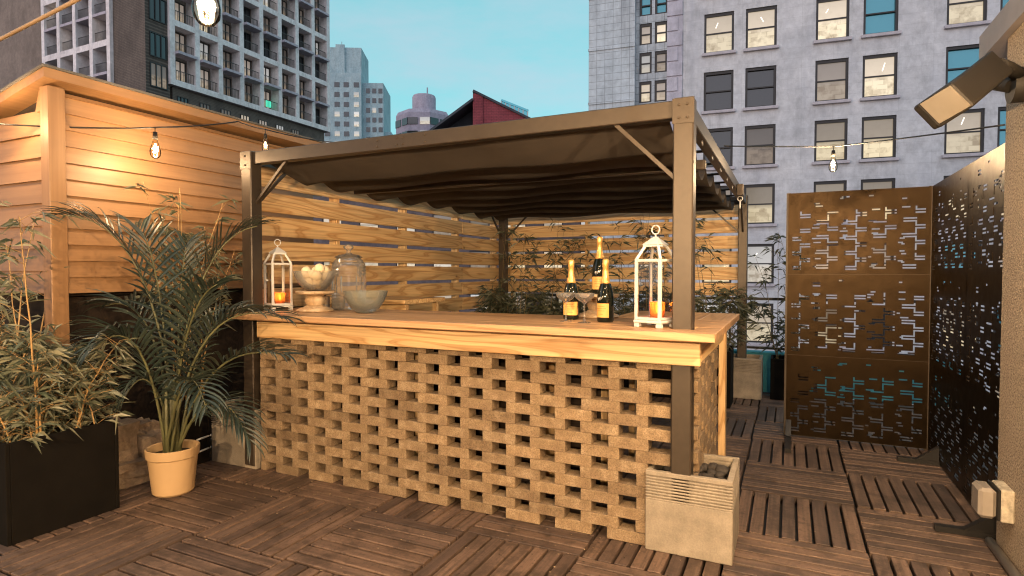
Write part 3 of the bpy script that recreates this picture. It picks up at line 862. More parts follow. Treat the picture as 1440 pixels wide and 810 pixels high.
mb = MB(); vs = [(-3.3, -.085, rz_(-3.3) + .058), (.085, -.085, SZ + .058), (.085, SE - SY + .11, SZ + .058), (-3.3, SE - SY + .11, rz_(-3.3) + .058)]
mb.add(vs + [(x, y, zz + .012) for x, y, zz in vs], [(3, 2, 1, 0), (4, 5, 6, 7), (0, 1, 5, 4), (1, 2, 6, 5), (2, 3, 7, 6), (3, 0, 4, 7)])
mb.build('roof_felt', M['roofing'], rf)
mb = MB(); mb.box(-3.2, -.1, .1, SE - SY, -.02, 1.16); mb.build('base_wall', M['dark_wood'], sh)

# rough stone footing in front of the shed base
mb = MB(); rng = random.Random(3)
for (x0, x1, y0, y1, z0, z1) in ((-3.66, -3.36, -.78, -.48, 0, .38), (-3.6, -3.33, -.47, -.22, 0, .27), (-3.64, -3.30, -.78, -.3, 0, .14), (-3.6, -3.38, -.2, .1, 0, .12), (-3.62, -3.45, -.6, -.3, .2, .33)):
    bm = bmesh.new(); bmesh.ops.create_cube(bm, size=1)
    bmesh.ops.subdivide_edges(bm, edges=bm.edges, cuts=4, use_grid_fill=True)
    idx = {v: i for i, v in enumerate(bm.verts)}
    vs = [Vector(((x0 + x1) / 2 + v.co.x * (x1 - x0), (y0 + y1) / 2 + v.co.y * (y1 - y0), (z0 + z1) / 2 + v.co.z * (z1 - z0))) + Vector((rng.uniform(-.014, .014), rng.uniform(-.014, .014), rng.uniform(-.012, .012) if v.co.z > -.49 else 0)) for v in bm.verts]
    mb.add(vs, [tuple(idx[v] for v in f.verts) for f in bm.faces]); bm.free()
tag(mb.build('stone_footing', M['rubble']), 'rough broken stone footing between the black planter and the tan pot', 'footing')
for zz in (.175, .09):
    mb = MB(); mb.tube([(-3.30, -.13, zz), (-3.32, .0, zz + .004), (-3.37, .16, zz - .003)], .0065, 8)
    tag(mb.build('pipe', M['white']), 'white pipe behind the tan pot, ' + ('upper' if zz > .1 else 'lower') + ' of two', 'pipe', 'white pipes behind the pot')

# ================================================================== slatted fences
def fence(name, ax, fixed, a0, a1, z0, z1, posts, label, seams=(), near=+1):
    """ax: 0 boards run along x at y=fixed, 1 boards run along y at x=fixed"""
    root = empty(name, (0, 0, 0), 0, label, 'fence', 'slatted pine fences round the bar')
    h = .142; g = .030
    n = 0; z = z1 - h
    while z > z0 - .01:
        cuts = [a0, *seams, a1]
        mb = MB()
        for c0, c1 in zip(cuts, cuts[1:]):
            dz = random.uniform(-.003, .003); t = random.uniform(-.002, .002)
            if ax == 0: mb.cbox(c0 + .001, c1 - .001, fixed - .011 + t, fixed + .011 + t, z + dz, z + h + dz, .003)
            else: mb.cbox(fixed - .011 + t, fixed + .011 + t, c0 + .001, c1 - .001, z + dz, z + h + dz, .003)
        mb.build('slat', M['pine_x'] if ax == 0 else M['pine_y'], root)
        z -= h + g
    for p in posts:
        mb = MB()
        if ax == 0: mb.cbox(p - .019, p + .019, fixed + .016, fixed + .10, 0, z1 - .02, .003)
        else: mb.cbox(fixed - .10, fixed - .016, p - .019, p + .019, 0, z1 - .02, .003)
        mb.build('post', M['pine_z'], root)
    return root
fence('slat_fence', 1, -3.04, .12, 3.98, .36, 2.06, (.14, 1.0, 1.95, 2.95, 3.9), 'slatted pine fence running along the left side of the pergola', seams=(3.0,))
fence('slat_fence', 0, 4.02, -3.05, -.10, 1.05, 2.06, (-2.9, -1.9, -.95, -.13), 'slatted pine fence across the back of the pergola behind the champagne bottles', seams=(-1.2,))
mb = MB(); mb.cbox(-3.052, -3.014, .075, .113, 0, 2.08, .003); tag(mb.build('fence_end_post', M['pine_z']), 'narrow pine post at the near end of the left fence, beside the pergola leg', 'post')

# ================================================================== pergola
GX0, GX1, GYF, GYB, GH = -2.925, -.115, .02, 3.84, 2.118
pg = empty('pergola', (0, 0, 0), 0, 'bronze metal pergola with four legs and a folded brown canvas canopy over the bar', 'pergola')
for (x, y, mm) in ((GX0, GYF, 'bronze'), (GX1, GYF, 'bronze'), (GX0, GYB, 'bronze'), (GX1, GYB, 'bronze')):
    mb = MB(); mb.cbox(x - .046, x + .046, y - .046, y + .046, .02, GH, .006)
    lg = mb.build('leg', M[mm], pg)
    if y < 1:
        mb = MB(); mb.cbox(x - .049, x + .049, y - .0495, y - .0465, GH - .12, GH - .004, .001)
        pl = mb.build('corner_plate', M['bronze'], lg)
        for dx in (-.018, .018) if x > -1 else (.0,):
            for dz in (-.035, -.095):
                mb = MB(); mb.lathe([(.006, 0), (.006, .004), (.003, .006)], 8); o = mb.build('bolt', M['bronze_dark'], lg)
                o.location = (x + dx, y - .0495, GH + dz); o.rotation_euler = (R(90), 0, 0)
mb = MB(); mb.cbox(GX0 + .047, GX1 - .047, GYF - .03, GYF + .03, GH - .088, GH - .006, .004)
for x in (-1.95, -1.88, -1.86, -1.75, -1.74): pass
mb.build('front_beam', M['bronze'], pg)
for x in (-1.86, -1.72, -1.68, -1.53):
    for dz in (-.03, -.066):
        b = MB(); b.lathe([(.0055, 0), (.0055, .003), (.003, .005)], 8); o = b.build('bolt', M['bronze_dark'], pg); o.location = (x, GYF - .0305, GH + dz); o.rotation_euler = (R(90), 0, 0)
mb = MB(); mb.cbox(GX0 + .047, GX1 - .047, GYB - .03, GYB + .03, GH - .088, GH - .006, .004); mb.build('back_beam', M['bronze_dark'], pg)
for x in (GX0, GX1):
    mb = MB(); mb.cbox(x - .03, x + .03, GYF + .047, GYB - .047, GH - .088, GH - .006, .004); mb.build('side_beam', M['bronze'], pg)
def brace(a, b):
    mb = MB(); mb.bar(a, b, .018, .018); mb.build('brace', M['bronze'], pg)
brace((-.45, GYF, GH - .075), (GX1 - .045, GYF, 1.76)); brace((-2.60, GYF, GH - .075), (GX0 + .045, GYF, 1.78))
brace((GX0, .33, GH - .08), (GX0, GYF + .045, 1.78)); brace((GX1, .33, GH - .08), (GX1, GYF + .045, 1.76))
brace((GX0, GYB - .36, GH - .08), (GX0, GYB - .045, 1.74)); brace((GX0 + .36, GYB, GH - .08), (GX0 + .045, GYB, 1.74))
brace((GX1, GYB - .36, GH - .08), (GX1, GYB - .045, 1.74)); brace((GX1 - .36, GYB, GH - .08), (GX1 - .045, GYB, 1.74))
# canvas in sagging folds hung between cross rods
NF = 8
y0c, y1c = GYF + .05, GYB - .06
def sag(y, x):
    t = (y - y0c) / (y1c - y0c) * NF
    k = int(min(NF - 1e-6, t)); f = t - k
    s = .105
    zz = GH - .062 - (s * (abs(math.sin(PI * f)) ** .62) if k else .11 * (f / .78 if f < .78 else (1 - f) / .22))
    zz -= .012 * math.sin(x * 5.2 + k * 1.7) * math.sin(PI * f)
    zz -= .05 * math.exp(-((abs(x - (GX0 + GX1) / 2) - 1.38) / .12) ** 2) * math.sin(PI * f) * .5
    return zz
nx, ny = 30, NF * 14
mb = MB(); vs = []
for j in range(ny + 1):
    for i in range(nx + 1):
        x = GX0 + .085 + (GX1 - GX0 - .17) * i / nx; y = y0c + (y1c - y0c) * j / ny
        vs.append((x, y, sag(y, x)))
fs = [(j * (nx + 1) + i, j * (nx + 1) + i + 1, (j + 1) * (nx + 1) + i + 1, (j + 1) * (nx + 1) + i) for j in range(ny) for i in range(nx)]
mb.add(vs, fs, 0, True)
cn_ = mb.build('canopy', M['canvas'], pg, fix=False)
sm_ = cn_.modifiers.new('thick', 'SOLIDIFY'); sm_.thickness = .004; sm_.offset = 1
for k in range(0, NF + 1):
    y = y0c + (y1c - y0c) * k / NF
    mb = MB(); mb.tube([(GX0 + .03, y, GH - .055), (GX1 - .03, y, GH - .055)], .009, 8); mb.build('canopy_rod', M['bronze'], pg)
mb = MB(); mb.cbox(GX0 + .03, GX1 - .03, 1.00, 1.04, GH - .165, GH - .105, .004); mb.build('cross_beam', M['bronze'], pg)
for k in range(1, NF):
    y = y0c + (y1c - y0c) * k / NF
    mb = MB(); mb.torus((GX1 + .012, y, GH - .10), .014, .003, 'X', n=12, k=6); mb.build('ring', M['steel'], pg)
mb = MB(); mb.torus((GX1 + .055, 2.62, GH - .17), .02, .004, 'Y', n=14, k=6); mb.torus((GX1 + .055, 2.62, GH - .225), .03, .005, 'X', n=14, k=6); mb.build('pull_ring', M['white'], pg)
mb = MB(); mb.cbox(GX1 + .03, GX1 + .085, 2.56, 2.68, GH - .15, GH - .05, .006); mb.build('pull_bracket', M['bronze_dark'], pg)

# ================================================================== bar
bar_ = empty('bar_counter', (-1.45, 0, 0), 0, 'bar with a pierced tan brick front and a thick wooden countertop under the pergola', 'bar')
BX = 1.45   # bar root is at x=-1.45: local = world + BX
def off(mb): mb.v = [(x + BX, y, z) for x, y, z in mb.v]; return mb
CH, CL, GAP, BD = .0570, .196, .084, .09
mb = MB(); rng = random.Random(2)
PER = CL + GAP
X00 = -.2317
for r in range(16):
    ph = (X00 + PER / 2) if r % 2 == 0 else X00
    for k in range(-1, 12):
        c = ph - PER * k + rng.uniform(-.003, .003)
        a, b = c - CL / 2, c + CL / 2
        a, b = max(a, -2.845), min(b, -.166)
        if b - a < .03: continue
        yj = rng.uniform(-.003, .003)
        mb.cbox(a, b, yj, yj + BD, r * CH + .0003, (r + 1) * CH - .0003, .0022, jit=.0008)
off(mb).build('front_brickwork', M['brick'], bar_)
mb = MB()
for r in range(16):
    ph = .26 if r % 2 == 0 else .26 + PER / 2
    for k in range(-1, 4):
        c = ph + PER * k + rng.uniform(-.003, .003)
        a, b = max(c - CL / 2, .095), min(c + CL / 2, .965)
        if b - a < .03: continue
        xj = rng.uniform(-.003, .003)
        mb.cbox(-.145 + xj, -.055 + xj, a, b, r * CH + .0003, (r + 1) * CH - .0003, .0022, jit=.0008)
off(mb).build('side_brickwork', M['brick'], bar_)
# inner timber frame
for (x0, x1, y0, y1) in ((-2.80, -2.71, .42, .458), (-1.9, -1.81, .42, .458), (-1.0, -.91, .42, .458)):
    mb = MB(); mb.cbox(x0, x1, y0, y1, .0, 1.018, .003); off(mb).build('frame_post', M['pine_z'], bar_)
mb = MB(); mb.cbox(-.054, -.014, .972, 1.06, 0, 1.018, .003); off(mb).build('corner_stud', M['pine_z'], bar_)
for (x0, x1, y0, y1) in ((-.62, -.58, 1.02, 1.06), (-.66, -.62, .52, .56), (-1.9, -1.86, .5, .54), (-2.8, -2.76, .5, .54)):
    mb = MB(); mb.cbox(x0, x1, y0, y1, 0, 1.018, .003); off(mb).build('frame_post', M['pine_z'], bar_)
mb = MB(); mb.cbox(-2.80, -.026, -.064, -.026, .893, 1.016, .004); off(mb).build('front_apron', M['pine_x'], bar_)
mb = MB(); mb.cbox(-.0535, -.026, -.025, 1.05, .906, 1.016, .003); off(mb).build('side_apron', M['pine_y'], bar_)
mb = MB()
ys = [-.192, -.045, .10, .25, .40, .55]
for i, (a, b) in enumerate(zip(ys, ys[1:])):
    if a < .07 and b > -.03:   # notched round the right front leg
        mb.cbox(-2.95, -.168, a + .0006, b - .0006, 1.0175, 1.056, .003, 0)
        mb.cbox(-.062, .05, a + .0006, b - .0006, 1.0175, 1.056, .003, 0)
        if a < -.03: mb.box(-.168, -.062, a + .0006, -.0275, 1.0178, 1.0557, 0)
        else: mb.box(-.168, -.062, .0675, b - .0006, 1.0178, 1.0557, 0)
    else:
        mb.cbox(-2.95, .05, a + .0006, b - .0006, 1.0175, 1.056, .003, 0)
xs_ = [-.60, -.44, -.28, -.115, .05]
for a, b in zip(xs_, xs_[1:]): mb.cbox(a + .0006, b - .0006, .5505, 1.16, 1.0175, 1.056, .003, 1)
off(mb).build('countertop', [M['top_x'], M['top_y']], bar_)
mb = MB(); mb.cbox(-2.70, -.67, .56, .575, .04, 1.01, .003); off(mb).build('hole_darkening_panel', M['dark_wood'], bar_)  # dark panel added to block light, so the brick openings stay dark
# side shelf by the fence
st = empty('side_table', (-2.6, 1.25, 0), 0, 'raised wooden side shelf standing against the left fence behind the counter', 'table')
mb = MB()
for k in range(3): mb.cbox(-.36, .24, -.30 + k * .2, -.105 + k * .2, 1.065, 1.10, .003)
mb.build('tabletop', M['pine_x'], st)
mb = MB(); mb.cbox(-.34, .225, -.27, -.24, .985, 1.064, .003); mb.build('apron', M['pine_x'], st)
for x, y in ((-.32, -.235), (.19, -.235), (-.32, .2), (.19, .2)):
    mb = MB(); mb.cbox(x - .02, x + .02, y - .002, y + .04, 0, 1.064, .003); mb.build('leg', M['pine_z'], st)

# ================================================================== square concrete planters
def sq_planter(x0, y0, W, D, H, label, mat='planter', ribs=True, rocks=False):
    root = empty('planter_box', (x0, y0, 0), 0, label, 'planter', 'square ribbed planters at the pergola legs')
    t = .028
    mb = MB()
    def wall(zz0, zz1, inset):
        i = inset
        mb.cbox(i, W - i, i, t, zz0, zz1, .003); mb.cbox(i, W - i, D - t, D - i, zz0, zz1, .003)
        mb.cbox(i, t, t + .0005, D - t - .0005, zz0, zz1, .003); mb.cbox(W - t, W - i, t + .0005, D - t - .0005, zz0, zz1, .003)
    zr0 = H * .64
    wall(.0, zr0, 0)
    n = 8; rh = (H * .30) / n
    for k in range(n):
        wall(zr0 + k * rh + .0004, zr0 + k * rh + rh * .62, 0); wall(zr0 + k * rh + rh * .62 + .0004, zr0 + (k + 1) * rh, .006)
    wall(zr0 + n * rh + .0004, H, 0)
    b = mb.build('box', M[mat], root)
    mb = MB(); mb.box(t + .001, W - t - .001, t + .001, D - t - .001, .02, H - .07); mb.build('soil', M['soil'], root)
    return root
p = sq_planter(-.275, -.032, .39, .39, .38, 'square pale ribbed planter with dark pebbles round the right front pergola leg')
rng = random.Random(8)
for k in range(26):
    r0 = rng.uniform(.022, .036)
    a, b = rng.uniform(.06, .335), rng.uniform(.06, .335)
    if a < .23 and b < .14: a = rng.uniform(.24, .33)
    mb = MB(); mb.ball((0, 0, 0), r0, n=10, sz=.7)
    mb.v = [(x * (1 + rng.uniform(-.08, .08)) * 1.2, y * (1 + rng.uniform(-.08, .08)), z * (1 + rng.uniform(-.1, .1))) for x, y, z in mb.v]
    o = mb.build('pebble', M['rock'], p, loc=(a, b, .315 + rng.uniform(0, .035))); o.rotation_euler = (rng.uniform(-.4, .4), rng.uniform(-.4, .4), rng.uniform(0, 6))
sq_planter(-3.30, -.02, .43, .43, .40, 'square pale ribbed planter round the left front pergola leg beside the palm')
sq_planter(-.285, 3.72, .37, .37, .42, 'square grey ribbed planter round the far right pergola leg before the teal parapet')

# ================================================================== bamboo and palm
def bamboo_cane(root, base, H, lean, nleaf, f0, rng, lm, cm, r=.006, spread=.22, L=.10):
    base = Vector(base); top = base + Vector((lean[0], lean[1], H))
    ctrl = base + Vector((lean[0] * .25, lean[1] * .25, H * .6))
    P = []
    for i in range(9):
        t = i / 8; P.append(base * (1 - t) ** 2 + ctrl * 2 * t * (1 - t) + top * t * t + Vector((rng.uniform(-.006, .006), rng.uniform(-.006, .006), 0)))
    mb = MB(); mb.tube(P, [r * (1 - .72 * i / 8) for i in range(9)], 6)
    lf = MB()
    ntw = max(2, nleaf // 5)
    for k in range(ntw):
        t = f0 + (1 - f0) * rng.random() ** .9
        i = min(7, int(t * 8)); p = P[i].lerp(P[i + 1], t * 8 - i)
        a = rng.uniform(0, 2 * PI); up = rng.uniform(.2, 1.1)
        d = Vector((math.cos(a), math.sin(a), up)).normalized(); tl = spread * rng.uniform(.35, 1.0) * (1.15 - .5 * t)
        q = p + d * tl * .6; e2 = p + d * tl + Vector((0, 0, -tl * .15))
        mb.tube([p, q, e2], [.0018, .0014, .0009], 4, cap=False)
        for s_ in range(5):
            u = rng.uniform(.35, 1.0)
            pp = p.lerp(e2, u)
            dd = Vector((d.x * .6 + rng.uniform(-.8, .8), d.y * .6 + rng.uniform(-.8, .8), rng.uniform(-.55, .45)))
            lf.leaf(pp, dd, L * rng.uniform(.6, 1.35), .0125 * rng.uniform(.7, 1.3), droop=rng.uniform(.05, .4))
    c = mb.build('cane', cm, root, fix=False)
    if lf.v: lf.build('foliage', lm, c, fix=False)

# left black planter
bp = empty('bamboo_planter', (-3.5, -1.06, 0), 0, 'large black planter full of dense tan bamboo in the lower left', 'planter', 'bamboo planters')
def blackbox(root, x0, x1, y0, y1, H):
    t = .02; mb = MB()
    mb.cbox(x0, x1, y0, y0 + t, 0, H, .003); mb.cbox(x0, x1, y1 - t, y1, 0, H, .003); mb.cbox(x0, x0 + t, y0 + t, y1 - t, 0, H - .0005, .003); mb.cbox(x1 - t, x1, y0 + t, y1 - t, 0, H - .0005, .003)
    mb.build('box', M['black_planter'], root)
    mb = MB(); mb.box(x0 + t, x1 - t, y0 + t, y1 - t, .02, H - .06); mb.build('soil', M['soil'], root)
blackbox(bp, -.46, .46, -.262, .262, .497)
rng = random.Random(21)
for k in range(60):
    x, y = rng.uniform(-.42, .42), rng.uniform(-.22, .22)
    tall = k % 5 == 0
    H = rng.uniform(.75, 1.3) if tall else rng.uniform(.26, .60)
    bamboo_cane(bp, (x, y, .43), H, (rng.uniform(-.16, .22), rng.uniform(-.16, .16)), 40 if tall else 120, .04 if not tall else .3, rng, M['bamboo'], M['cane'], r=rng.uniform(.004, .0075), L=.088)
# a second clump behind the palm
b2 = empty('bamboo_planter', (-3.36, -.12, 0), 0, 'sparse upright bamboo growing behind the potted palm against the shed', 'planter', 'bamboo planters')
blackbox(b2, -.10, .05, -.14, .10, .46)
for k in range(9):
    bamboo_cane(b2, (rng.uniform(-.08, .04), rng.uniform(-.11, .08), .40), rng.uniform(1.0, 1.6), (rng.uniform(-.12, .2), rng.uniform(-.36, .36)), 60, .38, rng, M['bamboo'], M['cane'], r=.006)
# back bamboo behind the bar
for i, (x, y, W, n, lb) in enumerate(((-2.60, 3.30, .5, 26, 'dark leafy bamboo planter at the back left corner under the canopy'),
                                   (-2.02, 3.60, .56, 22, 'dark leafy bamboo planter at the back fence, just right of the far pergola leg'),
                                   (-1.42, 3.60, .56, 22, 'dark leafy bamboo planter at the back fence, just left of the champagne bottles'),
                                   (-.82, 3.60, .56, 22, 'dark leafy bamboo planter by the back fence, behind the bottles'),
                                   (-.32, 3.36, .30, 13, 'small bamboo planter by the back fence seen just right of the white lantern'))):
    b3 = empty('bamboo_planter', (x, y, 0), 0, lb, 'planter', 'bamboo planters')
    blackbox(b3, -W / 2, W / 2, -.17, .17, .55)
    for k in range(n):
        tall = k % 5 == 0
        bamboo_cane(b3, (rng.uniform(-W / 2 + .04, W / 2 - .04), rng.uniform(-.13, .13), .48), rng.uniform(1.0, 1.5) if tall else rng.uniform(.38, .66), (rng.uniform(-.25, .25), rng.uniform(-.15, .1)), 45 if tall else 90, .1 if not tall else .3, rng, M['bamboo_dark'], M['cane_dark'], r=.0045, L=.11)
b4 = empty('bamboo_planter', (.33, 3.98, 0), 0, 'slim dark planter of bamboo at the left edge of the perforated screen', 'planter', 'bamboo planters')
blackbox(b4, -.165, .19, -.17, .17, .42)
for k in range(13):
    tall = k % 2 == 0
    bamboo_cane(b4, (rng.uniform(-.12, .12), rng.uniform(-.12, .12), .36), rng.uniform(1.05, 1.4) if tall else rng.uniform(.4, .7), (rng.uniform(-.28, .12), rng.uniform(-.12, .12)), 40 if tall else 80, .15 if not tall else .4, rng, M['bamboo_dark'], M['cane_dark'], r=.0045, L=.10)

# potted palm
PB = Vector((-3.0, -.51, 0))
pp_ = empty('potted_palm', PB, 0, 'arching dark green palm in a round tan plastic pot on the deck', 'potted plant')
mb = MB(); mb.lathe([(.100, 0), (.112, .012), (.133, .215), (.142, .222), (.146, .272), (.140, .276), (.134, .270), (.130, .225), (.122, .222), (.112, .21)], 36); mb.build('pot', M['pot'], pp_, sharp=35)
mb = MB(); mb.lathe([(.124, .19), (.124, .228), (1e-4, .236)], 24); mb.build('soil', M['soil'], pp_)
def frond(base, ctrl, tip, nl, LL, rng, droop=.5, width=.019, start=.28, flat=None):
    base, ctrl, tip = Vector(base), Vector(ctrl), Vector(tip)
    def B(t): return base * (1 - t) ** 2 + ctrl * 2 * t * (1 - t) + tip * t * t
    def D(t): return ((ctrl - base) * (1 - t) + (tip - ctrl) * t).normalized()
    mb = MB(); mb.tube([B(i / 12) for i in range(13)], [.0085 * (1 - .85 * i / 12) + .0012 for i in range(13)], 6, 0)
    for k in range(nl):
        t = start + (1 - start) * (k + .5) / nl
        p, d = B(t), D(t)
        side = d.cross(Vector((0, 0, 1)))
        if side.length < .2: side = d.cross(Vector((.5, -.8, 0)))
        side.normalize(); nrm = side.cross(d)
        f = (t - start) / (1 - start)
        L = LL * (.55 + .9 * math.sin(PI * min(1, f * .78 + .12))) * .72 * rng.uniform(.88, 1.1)
        for sg in (-1, 1):
            dirv = (d * (.62 + .5 * f) + side * sg * (.95 - .35 * f) + nrm * rng.uniform(.15, .38) + Vector((rng.uniform(-.08, .08), rng.uniform(-.08, .08), rng.uniform(-.05, .05)))).normalized()
            pts = []; v = dirv.copy(); q = p.copy(); ns = 5
            for i in range(ns + 1):
                pts.append(q.copy()); q = q + v * (L / ns); v = (v + Vector((0, 0, -droop * rng.uniform(.7, 1.2) * (.10 + .10 * i)))).normalized()
            wv = [.25, .85, 1, .85, .5, .04]
            b = len(mb.v)
            for i, q in enumerate(pts):
                tn = (pts[min(i + 1, ns)] - pts[max(i - 1, 0)]).normalized()
                x = tn.cross(nrm)
                if x.length < 1e-3: x = side
                x.normalize(); ww = width * wv[i] / 2
                mb.v += [tuple(q + x * ww + nrm * ww * .5), tuple(q), tuple(q - x * ww + nrm * ww * .5)]
            for i in range(ns):
                a = b + i * 3
                mb.f += [(a, a + 1, a + 4, a + 3), (a + 1, a + 2, a + 5, a + 4)]; mb.m += [1, 1]; mb.sm += [False, False]
    mb.v = [(x - PB.x, y - PB.y, z - PB.z) for x, y, z in mb.v]
    mb.build('frond', [M['palm_stem'], M['palm']], pp_, fix=False)
rng = random.Random(17)
def bs(): return PB + Vector((rng.uniform(-.035, .035), rng.uniform(-.035, .035), .23))
D0 = 3.52
# base, control pixel, tip pixel, depths of control and tip
for (c, t, dc, dt, nl, LL, dr) in (
    ((225, 300), (88, 303), 3.5, 3.35, 34, .33, .75),
    ((228, 330), (190, 318), 3.55, 3.7, 24, .30, .4),
    ((262, 330), (362, 318), 3.55, 3.6, 30, .32, .55),
    ((270, 400), (398, 448), 3.45, 3.4, 32, .32, .8),
    ((285, 470), (402, 500), 3.35, 3.2, 30, .32, .8),
    ((300, 500), (352, 622), 3.4, 3.3, 26, .28, .9),
    ((205, 420), (135, 488), 3.3, 3.1, 34, .34, 1.0),
    ((225, 400), (150, 430), 3.5, 3.6, 28, .30, .7),
    ((250, 400), (262, 345), 3.6, 3.8, 22, .28, .4),
    ((255, 420), (305, 400), 3.4, 3.2, 28, .30, .7),
    ((262, 470), (290, 575), 3.3, 3.05, 24, .27, 1.0),
    ((215, 480), (175, 560), 3.4, 3.3, 22, .26, 1.0),
    ((300, 540), (335, 600), 3.6, 3.7, 22, .26, .9),
    ((275, 440), (330, 440), 3.6, 3.85, 26, .30, .7)):
    frond(bs(), pt(*c, dc), pt(*t, dt), int(nl * .70), LL * .84, rng, dr)
mb = MB()
for k in range(7):
    a = rng.uniform(0, 6.28); r0 = rng.uniform(.01, .045)
    mb.tube([(r0 * math.cos(a), r0 * math.sin(a), .22), (r0 * 1.2 * math.cos(a), r0 * 1.2 * math.sin(a), .42), (r0 * 1.1 * math.cos(a) + .01, r0 * 1.3 * math.sin(a), .68)], [.015, .011, .007], 7)
mb.build('stems', M['palm_stem'], pp_, fix=False)

# ================================================================== things on the counter
CZ = 1.0565
def lantern(name, loc, rz, label):
    root = empty(name, loc, rz, label, 'lantern', 'white candle lanterns on the counter')
    s = .071; hb = .325
    mb = MB()
    for x in (-1, 1):
        for y in (-1, 1): mb.cbox(x * (s - .012) - .013, x * (s - .012) + .013, y * (s - .012) - .013, y * (s - .012) + .013, 0, .02, .002)
    mb.cbox(-s - .004, s + .004, -s - .004, s + .004, .0205, .034, .003); mb.build('base', M['white'], root)
    mb = MB(); t = .015
    for x in (-1, 1):
        for y in (-1, 1): mb.cbox(x * (s - t / 2) - t / 2, x * (s - t / 2) + t / 2, y * (s - t / 2) - t / 2, y * (s - t / 2) + t / 2, .0345, hb, .0015)
    for zz in (.035, hb - .014):
        for sg in (-1, 1):
            mb.cbox(-s + t + .0003, s - t - .0003, sg * (s - t / 2) - t / 2 + .001, sg * (s - t / 2) + t / 2 - .001, zz, zz + .013, .0015)
            mb.cbox(sg * (s - t / 2) - t / 2 + .001, sg * (s - t / 2) + t / 2 - .001, -s + t + .0003, s - t - .0003, zz, zz + .013, .0015)
    mb.build('frame', M['white'], root)
    mb = MB(); k = .036; h2 = hb + .062
    for x in (-1, 1):
        for y in (-1, 1): mb.bar((x * (s - .006), y * (s - .006), hb - .002), (x * k, y * k, h2), .012)
    mb.box(-k - .007, k + .007, -k - .007, k + .007, h2 - .004, h2 + .006)
    top = [(-k - .01, -k - .01, h2 + .0065), (k + .01, -k - .01, h2 + .0065), (k + .01, k + .01, h2 + .0065), (-k - .01, k + .01, h2 + .0065)]
    ap = [(x * .12, y * .12, h2 + .045) for x, y in ((-.05, -.05), (.05, -.05), (.05, .05), (-.05, .05))]
    mb.add(top + ap, [(3, 2, 1, 0), (0, 1, 5, 4), (1, 2, 6, 5), (2, 3, 7, 6), (3, 0, 4, 7), (4, 5, 6, 7)])
    mb.build('roof', M['white'], root)
    mb = MB(); mb.tube([(0, 0, h2 + .04), (0, 0, h2 + .056)], .004, 8); mb.torus((0, 0, h2 + .078), .021, .0032, 'Y'); mb.build('ring_handle', M['white'], root)
    mb = MB(); mb.box(-s - .012, -s - .001, -.012, .004, .20, .212); mb.build('latch', M['white'], root)
    gl = MB()
    for sg in (-1, 1):
        gl.face([(-s + t, sg * (s - t / 2), .05), (s - t, sg * (s - t / 2), .05), (s - t, sg * (s - t / 2), hb - .016), (-s + t, sg * (s - t / 2), hb - .016)])
        gl.face([(sg * (s - t / 2), -s + t, .05), (sg * (s - t / 2), s - t, .05), (sg * (s - t / 2), s - t, hb - .016), (sg * (s - t / 2), -s + t, hb - .016)])
    gl.build('glass_pane', M['glass'], root, fix=False)
    # candle glass stands inside the lantern: a thing of its own
    mt = Matrix.Translation(loc) @ Matrix.Rotation(rz, 4, 'Z')
    c = empty('candle_holder', mt @ Vector((.012, .0, .0345)), 0, 'amber glass holding a lit candle inside the ' + ('white lantern beside the right pergola leg' if loc[0] > -1 else 'white lantern at the counter left end'), 'candle holder', 'amber candle glasses')
    mb = MB(); mb.lathe([(.030, 0), (.033, .002), (.036, .085), (.0335, .085), (.0305, .006), (1e-4, .006)], 24); mb.build('cup', M['amber'], c, sharp=40)
    mb = MB(); mb.lathe([(.024, .0065), (.024, .03), (.02, .031), (1e-4, .030)], 20); mb.build('candle', M['wax'], c, sharp=40)
    mb = MB(); mb.lathe([(1e-4, .034), (.0045, .039), (.0052, .045), (.003, .056), (1e-4, .064)], 10); mb.build('flame', M['flame'], c)
    ld = bpy.data.lights.new('candle_light', 'POINT'); ld.energy = .9; ld.color = (1, .5, .18); ld.shadow_soft_size = .008
    lo = bpy.data.objects.new('candle_light', ld); COL.objects.link(lo); lo.parent = c; lo.location = (0, 0, .07)
lantern('lantern', Vector((-.250, .04, CZ)), R(-20), 'white metal lantern beside the right front pergola leg, with an amber candle')
lantern('lantern', Vector((-2.855, .17, CZ)), R(70), 'white metal lantern at the left end of the counter, turned corner-on')

